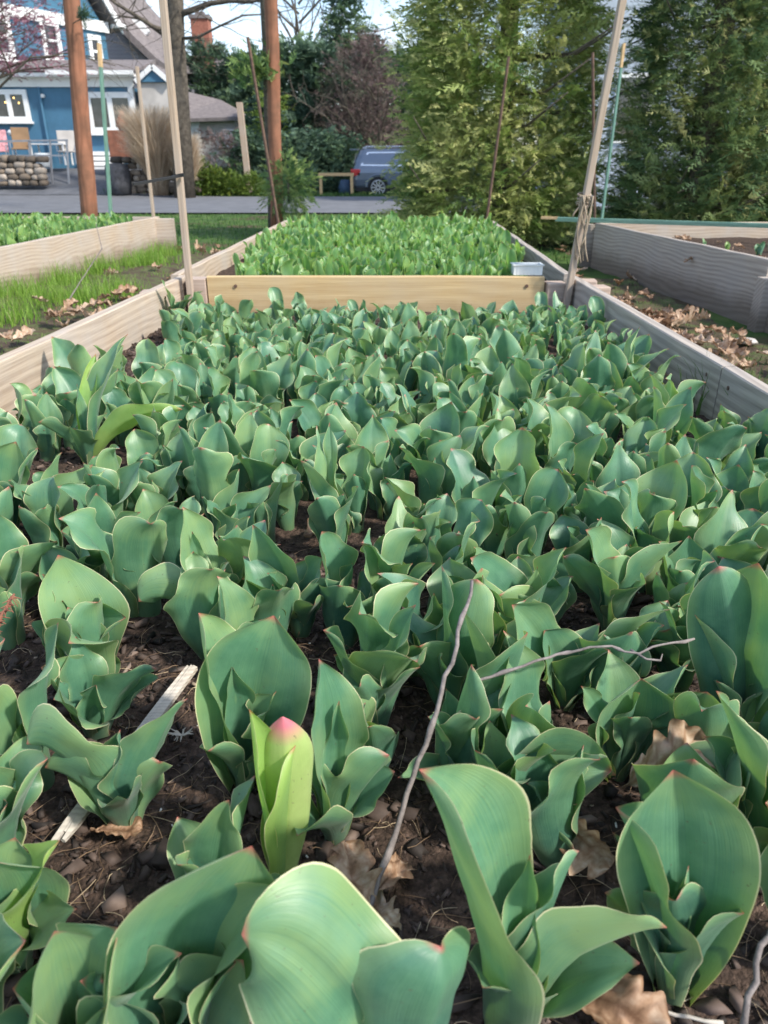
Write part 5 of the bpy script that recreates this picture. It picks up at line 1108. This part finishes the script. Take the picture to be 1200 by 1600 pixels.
def window(rect, Yw, parent=H, fr=.16, mull=1, rail=False, off=None, plane=None, lamps=0):
    """rect in photo px on the wall plane"""
    (a, b, c_, d_) = rect
    if plane is None: P = lambda x, y: D(x, y, Yw)
    else: P = plane
    tl, tr_, br, bl = P(a, b), P(c_, b), P(c_, d_), P(a, d_); ux = (tr_ - tl); W_ = ux.length; ux = Vector((ux.x, ux.y, 0)).normalized(); Hh = ((tl.z - bl.z) + (tr_.z - br.z)) / 2; cen = (tl + tr_ + br + bl) / 4
    nrm = Vector((ux.y, -ux.x, 0)); rot = Matrix((ux, -nrm, (0, 0, 1))).transposed()
    m = MB(); m.off = parent.location; q = cen + nrm * .05
    for (cx, cz, w_, h_) in ((0, Hh/2 - fr/2, W_, fr), (0, -Hh/2 + fr/2, W_, fr), (-W_/2 + fr/2, 0, fr, Hh - 2*fr), (W_/2 - fr/2, 0, fr, Hh - 2*fr)): m.box(q + ux * cx + Vector((0, 0, cz)), (w_, .1, h_), rot)
    for k in range(1, mull + 1): m.box(q + ux * (-W_/2 + W_ * k / (mull + 1)), (fr, .1, Hh - 2*fr), rot)
    if rail: m.box(q + nrm * .01, (W_ - 2*fr, .06, fr * .5), rot)
    f = m.build('window', M['white'], parent)
    m = MB(); m.off = parent.location; m.box(cen + nrm * .03, (W_ - fr, .03, Hh - fr), rot); m.build('pane', M['glass'], f)
    m = MB(); m.off = parent.location; m.box(q + Vector((0, 0, -Hh/2 - .04)) + nrm * .05, (W_ + .12, .2, .08), rot); m.build('sill', M['white'], f)
    return f
window((-14, 140, 46, 190), YF, mull=1, fr=.17); window((-90, 140, -25, 190), YF, mull=1)
window((137, 144, 212, 208), YF, mull=1, fr=.20)
m = HM()
for (px_, py_) in ((9, 160), (22, 153), (30, 161)): p = D(px_, py_, YF - .01) ; m.box(p - Vector((0, .02, 0)), (.05, .03, .06))
hb(m, 'lit_lamp', 'lamp')
# downpipe, wall light, corner board
m = HM(); p = D(62, 140, YF); m.tube([(p.x, YF - .08, ze), (p.x, YF - .08, zb)], .05, 8); hb(m, 'downpipe', 'blueflat')
p = D(68, 150, YF); m = HM(); m.tube([(p.x, YF - .02, p.z), (p.x, YF - .12, p.z)], .07, 10); hb(m, 'wall_light', 'white')
m = HM(); m.box((x1 + .02, YF - .03, (zb + ze) / 2), (.2, .2, ze - zb)); hb(m, 'corner_board', 'white')
# gabled porch at the right
g0, g1 = D(216, 128, YF - .4), D(262, 132, YF - .4); gp = D(238, 104, YF - .4)
m = HM(); m.prism([(g0.x, YF - .4, g0.z), (g1.x, YF - .4, g0.z), (gp.x, YF - .4, gp.z)], (0, 2.5, 0)); hb(m, 'porch_gable', 'blueflat')
m = HM(); 
for s_, e_ in ((g0, gp), (gp, g1)):
    a = Vector((s_.x - (.1 if s_ is g0 else 0), YF - .46, g0.z if s_ is g0 else gp.z)); b = Vector((e_.x + (.1 if e_ is g1 else 0), YF - .46, g0.z if e_ is g1 else gp.z)); m.bar(a, b, .08, .17)
hb(m, 'rake_trim', 'white')
m = HM(); m.box(((g0.x + g1.x) / 2, YF + .6, (zb + g0.z) / 2), (g1.x - g0.x - .1, 1.8, g0.z - zb - .02)); hb(m, 'porch_wall', 'cream')
m = HM(); m.bar((gp.x, YF - .5, gp.z + .07), (gp.x, YF + 2.4, gp.z + .07), .1, .06)
m.prism([(g0.x - .2, YF - .42, g0.z - .05), (gp.x, YF - .42, gp.z + .03), (gp.x, YF - .42, gp.z + .10), (g0.x - .2, YF - .42, g0.z + .03)], (0, 2.7, 0)); m.prism([(g1.x + .2, YF - .42, g0.z - .05), (g1.x + .2, YF - .42, g0.z + .03), (gp.x, YF - .42, gp.z + .10), (gp.x, YF - .42, gp.z + .03)], (0, 2.7, 0)); hb(m, 'gable_roof', 'shingle')
# upper storey: wall runs away to the right
B = D(172, 110, 39.5); B.z = 0; ud = Vector((.5, .866, 0)); nr = Vector((.866, -.5, 0))
def UP(px_, py_, off=0.0):
    d = ray(px_, py_); o = Vector((0, 0, CAMZ)); pt = B + nr * off; t_ = (pt - o).dot(nr) / d.dot(nr); return o + d * t_
zt = UP(100, 34).z; zt0 = zt; zlow = ze
Lw = 8.5; A0 = B - ud * Lw; back = -nr * 6
m = HM(); m.prism([(A0.x, A0.y, zlow), (B.x, B.y, zlow), (B.x, B.y, zt), (A0.x, A0.y, zt)], back); hb(m, 'upper_wall', 'blue')
pk = B - ud * 3.9; ph_ = zt + 5.2
m = HM(); m.prism([(A0.x, A0.y, zt + .02), (B.x, B.y, zt + .02), (pk.x, pk.y, ph_)], back); hb(m, 'gable_wall', 'blue')
m = HM(); q0 = A0 + nr * .06; q1 = B + nr * .06 + ud * .15; m.bar((q0.x, q0.y, zt + .05), (q1.x, q1.y, zt + .05), .14, .42)
q2 = B + nr * .25 + ud * .5; m.bar((q1.x + .3, q1.y - .1, zt + .12), (q2.x + .3, q2.y, zt + .1), .7, .14); hb(m, 'frieze_board', 'white')
for (e1, nm) in ((B + ud * .55, 1), (A0 - ud * .4, 2)):
    zf_ = zt - .1; a = Vector((e1.x, e1.y, zf_)) + nr * .5; b = Vector((pk.x, pk.y, ph_ + .35)) + nr * .5; th = Vector((0, 0, .28)) 
    m = HM(); m.prism([a, b, b + th, a + th], -nr * 6.9); hb(m, 'roof', 'shingle')
    m = HM(); m.prism([a + nr * .01 - th * .3, b + nr * .01 - th * .3, b + nr * .01 + th * 1.05, a + nr * .01 + th * 1.05], nr * .08); hb(m, 'rake_board', 'white')
window((64, 32, 93, 95), 0, plane=lambda x, y: UP(x, y), mull=0, rail=True, fr=.2)
window((122, 58, 130, 106), 0, plane=lambda x, y: UP(x, y), mull=0, rail=True, fr=.16)
window((138, 55, 158, 106), 0, plane=lambda x, y: UP(x, y), mull=0, rail=True, fr=.2)
window((-20, 20, 17, 92), 0, plane=lambda x, y: UP(x, y), mull=0, rail=True, fr=.25)
# steps
m = HM(); 
for k in range(4): p = D(155, 262 - 8 * k, 31.6 + .3 * k); m.box((p.x, 31.9 + .3 * k, p.z - .08 + .04), (1.5, .6, .14))
hb(m, 'steps', 'white')

# ------------------------------------------------------------------ grey house
Yg = 44.0; GH = empty('grey_house', (D(240, 150, Yg).x, Yg, .4), 'grey house with steep shingle roof and grey siding gable behind the blue house', 'house')
def GM(): m = MB(); m.off = GH.location; return m
P = lambda x, y, dy=0: D(x, y, Yg + dy)
m = GM(); m.prism([P(110, 262), P(262, 262), P(262, 118), P(235, 98), P(168, 28), P(110, 60)], (0, 8, 0)); m.build('wall', M['greysid'], GH)
# roof slab following the rake, running back
rk = [P(140, -30, -.6), P(168, 25, -.6), P(205, 66, -.6), P(240, 100, -.6), P(268, 120, -.6), P(276, 124, -.6)]
up_ = [P(150, -60, -.6), P(188, -8, -.6), P(228, 36, -.6), P(256, 74, -.6), P(272, 96, -.6), P(282, 112, -.6)]
V = [Vector(v) for v in rk] + [Vector(v) + Vector((0, 4.6, 0)) for v in up_]; n_ = len(rk)
m = GM(); m.add(V + [v + Vector((.12, 0, .3)) for v in V], [(i, i + 1, n_ + i + 1, n_ + i) for i in range(n_ - 1)] + [(2*n_ + i, 2*n_ + i + 1, 3*n_ + i + 1, 3*n_ + i) for i in range(n_ - 1)] + [(i, i + 1, 2*n_ + i + 1, 2*n_ + i) for i in range(n_ - 1)] + [(n_ + i, n_ + i + 1, 3*n_ + i + 1, 3*n_ + i) for i in range(n_ - 1)]); m.build('roof', M['shingle'], GH)
m = GM(); a = P(216, 50, .8); m.box(a + Vector((0, 0, .1)), (.8, .25, .9), Matrix.Rotation(-.7, 3, 'Y')); sk = m.build('skylight', M['white'], GH)
# low wing
m = GM(); a, b = P(288, 262, -4), P(372, 262, -4); zz_ = P(330, 182, -4).z; m.box(((a.x + b.x) / 2, Yg - 2, (a.z + zz_) / 2), (b.x - a.x, 4, zz_ - a.z)); m.build('wing_wall', M['cream'], GH)
m = GM(); r1, r2, r3, r4 = P(268, 186, -4.4), P(382, 182, -4.4), P(345, 156, -2), P(280, 140, -2)
m.add([r1, r2, r3, r4, r1 + Vector((0, 5, 0)), r2 + Vector((0, 5, 0)), r1 - Vector((0, 0, .15)), r2 - Vector((0, 0, .15))], [(0, 1, 2, 3), (4, 3, 2, 5), (1, 5, 2), (0, 3, 4), (6, 7, 1, 0), (0, 4, 5, 1)]); m.build('wing_roof', M['shingle'], GH)
for r in ((350, 202, 366, 228),): window(r, Yg - 4.0, GH, fr=.14, mull=1)
for r in ((296, 190, 314, 240),): window(r, Yg - 4.0, GH, fr=.3, mull=0)
# chimney house
Yc = 50.0; a = D(314, 200, Yc); CH = empty('brick_chimney_house', (a.x, Yc, 0), 'house hidden by the hedge row, only red brick chimney and grey roof edge visible', 'house')
m = MB(); m.off = CH.location; c0, c1 = D(300, 30, Yc), D(327, 30, Yc); zc0 = D(314, 120, Yc).z; cx = (c0.x + c1.x) / 2; w_ = c1.x - c0.x
m.box((cx, Yc, (zc0 + c0.z) / 2), (w_, w_, c0.z - zc0)); m.build('chimney', M['brick'], CH)
m = MB(); m.off = CH.location; m.box((cx, Yc, c0.z + .06), (w_ + .16, w_ + .16, .18)); m.box((cx, Yc, c0.z + .24), (w_ * .5, w_ * .5, .2)); m.build('chimney_cap', M['shingle'], CH)
m = MB(); m.off = CH.location; zr_ = D(314, 88, Yc).z; m.box((cx - 1, Yc + 3, zr_ / 2 - .6), (9, 5, zr_ - 1.4)); m.build('wall', M['greysid'], CH)
m = MB(); m.off = CH.location; m.prism([(cx - 5.6, Yc + .3, zr_ - 1.3), (cx - 5.6, Yc + 3, zr_ + .3), (cx - 5.6, Yc + 5.8, zr_ - 1.3)], (9.6, 0, 0)); m.build('roof', M['shingle'], CH)
# pale building seen between the two arborvitaes
a = D(960, 300, 22); PB = empty('pale_blue_house', (a.x + 2.5, 22, -.2), 'pale blue house glimpsed in the gaps between and behind the arborvitaes', 'house')
m = MB(); m.off = PB.location; m.box((a.x + 4.2, 25, 3.3), (10.6, 6, 7)); m.build('wall', M['bluegrey'], PB)
m = MB(); m.off = PB.location; m.prism([(a.x - 1.6, 21.5, 6.8), (a.x - 1.6, 25, 9.6), (a.x - 1.6, 28.5, 6.8)], (11.6, 0, 0)); m.build('roof', M['shingle'], PB)
m = MB(); m.off = PB.location; m.box((a.x + .2, 21.97, 2.2), (1.0, .06, 1.6)); f = m.build('window', M['white'], PB); m = MB(); m.off = PB.location; m.box((a.x + .2, 21.95, 2.2), (.8, .08, 1.4)); m.build('pane', M['glass'], f)

# ------------------------------------------------------------------ things in the front garden of the blue house
def stonewall(px0, px1, pyb, pyt, Yd, label, seed):
    a, b = D(px0, pyb, Yd), D(px1, pyb, Yd); zt_ = D(px0, pyt, Yd).z; zb_ = a.z - .3; g = random.Random(seed)
    import bmesh
    V = []; F = []; T = []; nb_ = 0; base = Vector(((a.x + b.x) / 2, Yd, zb_)); z = zb_
    ico = bmesh.new(); bmesh.ops.create_icosphere(ico, subdivisions=2, radius=1); iv = [v.co.copy() for v in ico.verts]; fi = [[v.index for v in f.verts] for f in ico.faces]; ico.free()
    while z < zt_ - .05:
        x = a.x
        while x < b.x:
            w_ = g.uniform(.22, .45); h_ = g.uniform(.15, .24); t = g.random(); se = g.uniform(0, 40)
            for v in iv:
                k = 1 + .22 * noise.noise(v * 1.5 + Vector((se, 0, 0))); q = Vector((math.copysign(abs(v.x)**.6, v.x), math.copysign(abs(v.y)**.6, v.y), math.copysign(abs(v.z)**.6, v.z))) * k
                V.append((x + w_ / 2 + q.x * w_ * .52 - base.x, q.y * .22, z + h_ / 2 + q.z * h_ * .55 - base.z)); T.append(t)
            F += [[nb_ + i for i in f] for f in fi]; nb_ += len(iv); x += w_
        z += .19
    me = np_mesh('stone_wall', V, F, None, T, smooth=True); return tag(link('stone_wall', me, M['stone'], None, base), label, 'stone wall', 'low field stone walls')
stonewall(-40, 66, 276, 250, 29.0, 'low field stone wall at the left edge below the patio chairs', 1)
stonewall(180, 300, 296, 250, 28.6, 'low field stone wall right of the white steps behind the rods', 2)
c = D(189, 292, 28.4); mb = MB(); mb.tube([(0, 0, 0), (0, 0, .3), (0, 0, .75), (0, 0, .98), (0, 0, 1.0)], [.36, .42, .42, .38, .1], 18, wob=.04); o = solid('dark_boulder', mb, M['black'] if False else plain('dark_stone', (.05, .052, .06), .8, .5, 8, bump=.5), 'dark grey round barrel like stone pile at the left end of the right stone wall', 'boulder', (c.x, 28.25, TZ(c.x, 28.25) + .05), smooth=True)
c = D(193, 244, 30.4)
mb = MB(); mb.box((0, 0, .45), (.85, .5, .9)); solid('planter_box', mb, M['rustbox'], 'rust red box with drooping cover under the terracotta chiminea', 'planter', (c.x, 30.4, c.z - .05), bevel=.03)
c2 = D(196, 212, 30.4); mb = MB(); mb.tube([(0, 0, 0), (0, 0, .08), (0, 0, .25), (0, 0, .40), (0, 0, .55), (0, 0, .62)], [.16, .22, .24, .16, .08, .10], 14); solid('chiminea', mb, M['terra'], 'small terracotta chiminea standing on the rust red box', 'chiminea', (c2.x, 30.3, c.z + .86), smooth=True)
# railing
Yr = 29.6; e = empty('metal_railing', D(80, 285, Yr), 'grey metal railing between the patio chairs and the driveway', 'railing'); m = MB(); m.off = e.location
for x_ in (50, 82, 108): a = D(x_, 288, Yr); b = D(x_ - 4, 220, Yr); m.bar(a, b, .06, .06)
m.build('post', M['greymet'], e); m = MB(); m.off = e.location
m.bar(D(-20, 221, Yr), D(106, 219, Yr), .06, .06); m.bar(D(-20, 243, Yr), D(106, 243, Yr), .05, .05); m.build('rail', M['greymet'], e)
# patio chairs
def pchair(px_, py_, Yd, label, mat='tanfab'):
    c = D(px_, py_, Yd); e = empty('patio_chair', c, label, 'chair', 'patio chairs', .25)
    m = MB(); m.box((0, .28, .78), (.62, .06, .72), Matrix.Rotation(-.15, 3, 'X')); m.build('backrest', M[mat], e, bevel=.02); m = MB(); m.box((0, 0, .42), (.58, .55, .06)); m.build('seat', M[mat], e, bevel=.02)
    for (x_, y_) in ((-.28, -.25), (.28, -.25), (-.28, .27), (.28, .27)): m = MB(); m.tube([(x_, y_, 0), (x_, y_ * .95, .42)], .018, 6); m.build('leg', M['greymet'], e)
    for x_ in (-.32, .32): m = MB(); m.tube([(x_, .26, .62), (x_, -.22, .62), (x_, -.25, .42)], .018, 6); m.build('armrest', M['greymet'], e)
pchair(37, 252, 30.6, 'tan patio chair seen from behind, centre of the patio'); pchair(108, 256, 31.0, 'pale wooden patio chair beside the left reddish pole', 'cream')
pchair(2, 256, 30.4, 'patio chair with pink striped cushion at the left edge', 'pinkcloth')
# table
c = D(84, 258, 31.2); e = empty('patio_table', c, 'white patio table between the tan chair and the left pole', 'table'); m = MB(); m.box((0, 0, .72), (1.3, .8, .05)); m.build('tabletop', M['white'], e)
for (x_, y_) in ((-.6, -.35), (.6, -.35), (-.6, .35), (.6, .35)): m = MB(); m.box((x_, y_, .35), (.05, .05, .69)); m.build('leg', M['white'], e)
c = D(70, 262, 30.9); m = MB(); m.tube([(0, 0, 0), (0, 0, .05), (0, 0, .45), (0, 0, .5)], [.22, .28, .30, .27], 14); solid('white_tub', m, M['plastic'], 'white round tub under the patio table', 'tub', c, smooth=True)
c = D(19, 208, 31.4); m = MB(); m.tube([(0, 0, -.12), (0, 0, -.06), (0, 0, .03), (0, 0, .1), (0, 0, .13)], [.06, .15, .18, .12, .02], 12); m.tube([(0, 0, -.12), (0, 0, -1.2)], .03, 6); solid('garden_globe', m, M['plastic'], 'pale grey garden globe on a stem behind the tan chair', 'garden ornament', c, smooth=True)

# wooden frame by the road
a, b = D(502, 308, 29.6), D(550, 308, 29.6); e = empty('wooden_frame', a, 'small bare wooden frame of two posts and a rail behind the car', 'timber_frame'); zt_ = D(502, 273, 29.6).z
for q in (a, b): m = MB(); m.off = e.location; m.box((q.x, 29.6, (q.z + zt_) / 2 - .1), (.10, .10, zt_ - q.z + .12)); m.build('post', M['paleend'], e)
m = MB(); m.off = e.location; m.box(((a.x + b.x) / 2, 29.6, zt_ + .01), (b.x - a.x + .16, .12, .10)); m.build('rail', M['paleend'], e)

# ------------------------------------------------------------------ car
Yk = 29.8; xr_ = D(549, 280, Yk).x; zc_ = TZ(xr_ + 2, Yk) - .08
car = empty('parked_car', (xr_, Yk + .95, zc_), 'dark blue estate style off road car parked across the road, tail to the left', 'car')
def loft(levels, n=7, rc=.22):
    V = []; per = None
    for (z, xa, xb, hw) in levels:
        ring = []; r = min(rc, hw * .5)
        for (cx, cy, a0) in ((xb - r, hw - r, 0), (xa + r, hw - r, 90), (xa + r, -hw + r, 180), (xb - r, -hw + r, 270)):
            for k in range(n): a_ = math.radians(a0 + 90 * k / (n - 1)); ring.append((cx + r * math.cos(a_), cy + r * math.sin(a_), z))
        V += ring; per = len(ring)
    F = [(i * per + k, i * per + (k + 1) % per, (i + 1) * per + (k + 1) % per, (i + 1) * per + k) for i in range(len(levels) - 1) for k in range(per)]
    F += [tuple(range(per))[::-1], tuple((len(levels) - 1) * per + k for k in range(per))]; return V, F
m = MB(); m.add(*loft([(.30, .10, 4.6, .86), (.42, .02, 4.72, .93), (.62, 0, 4.75, .95), (.85, .02, 4.72, .95), (.98, .05, 4.6, .93), (1.06, .08, 4.35, .90)]))
m.add(*loft([(1.05, .09, 3.7, .885), (1.22, .13, 3.35, .85), (1.45, .22, 2.95, .77), (1.60, .30, 2.7, .70), (1.66, .42, 2.5, .62)])); body = m.build('body', M['carblue'], car, smooth=False)
sm = body.modifiers.new('bevel', 'BEVEL'); sm.width = .02; sm.segments = 2
m = MB(); m.box((2.35, 0, .30), (4.4, 1.84, .14)); m.build('lower_trim', M['tyre'], car)
def side_y(z): return -(.885 - (z - 1.05) * .33)
def quad(name, pts, mat, out=.012, th=.02):
    m = MB(); P_ = [Vector((x, side_y(z) - out, z)) for x, z in pts]; m.prism(P_, (0, th, 0)); return m.build(name, M[mat], car)
quad('side_window', [(.42, 1.14), (1.05, 1.12), (1.05, 1.50), (.62, 1.48)], 'carglass'); quad('side_window', [(1.12, 1.12), (2.0, 1.10), (2.0, 1.52), (1.12, 1.51)], 'carglass'); quad('side_window', [(2.08, 1.10), (3.1, 1.09), (2.75, 1.50), (2.08, 1.52)], 'carglass')
quad('window_trim', [(.34, 1.09), (3.2, 1.06), (3.2, 1.10), (.40, 1.13)], 'chrome', .016); quad('window_trim', [(.34, 1.09), (.41, 1.12), (.64, 1.50), (.58, 1.52)], 'chrome', .016); quad('window_trim', [(.60, 1.50), (2.8, 1.53), (2.8, 1.56), (.58, 1.54)], 'chrome', .016)
m = MB(); m.tube([(.42, -.62, 1.66), (.55, -.62, 1.72), (2.3, -.62, 1.73), (2.5, -.62, 1.67)], .022, 6); m.build('roof_rail', M['chrome'], car)
m = MB(); m.tube([(.42, .62, 1.66), (.55, .62, 1.72), (2.3, .62, 1.73), (2.5, .62, 1.67)], .022, 6); m.build('roof_rail', M['chrome'], car)
m = MB(); m.box((.12, 0, 1.62), (.34, 1.2, .04)); m.build('spoiler', M['carblue'], car, bevel=.01)
for s_ in (-1, 1): m = MB(); m.box((.16, s_ * .87, .86), (.36, .16, .24)); m.build('tail_lamp', M['redlamp'], car, bevel=.03)
m = MB(); m.box((.02, 0, .5), (.14, 1.7, .22)); m.build('bumper', M['carblue'], car, bevel=.03)
m = MB(); m.box((0.14, 0, 1.32), (.03, 1.3, .36), Matrix.Rotation(.3, 3, 'Y')); m.build('rear_window', M['carglass'], car)
for x_ in (.98, 3.75):
    for s_ in (-1, 1):
        w = MB(); w.tube([(x_, s_ * .72, .36), (x_, s_ * .955, .36)], .37, 24); tw_ = w.build('wheel', M['tyre'], car)
        w = MB(); w.tube([(x_, s_ * .90, .36), (x_, s_ * .962, .36)], .245, 20)
        r_ = w.build('rim_disc', M['tyre'], tw_)
        w = MB()
        for k in range(10): a_ = k * math.pi / 5; w.bar((x_ + .04 * math.cos(a_), s_ * .967, .36 + .04 * math.sin(a_)), (x_ + .235 * math.cos(a_), s_ * .967, .36 + .235 * math.sin(a_)), .03, .035)
        w.tube([(x_ + .245 * math.cos(k * math.pi / 12), s_ * .967, .36 + .245 * math.sin(k * math.pi / 12)) for k in range(25)], .018, 6); w.build('rim', M['rim'], tw_)
    m = MB(); m.tube([(x_ + .42 * math.cos(a_), -.955, .37 + .42 * math.sin(a_)) for a_ in [math.pi * k / 14 for k in range(15)]], .035, 6); m.build('wheel_arch', M['carblue'], car)
c = D(540, 306, 30.2); m = MB(); m.tube([(0, 0, 0), (0, 0, .3), (0, 0, .55)], [.24, .26, .16], 12, wob=.06); solid('covered_bin', m, M['ownblue'], 'small dark blue covered bin beside the back bumper of the car', 'bin', c, smooth=True)
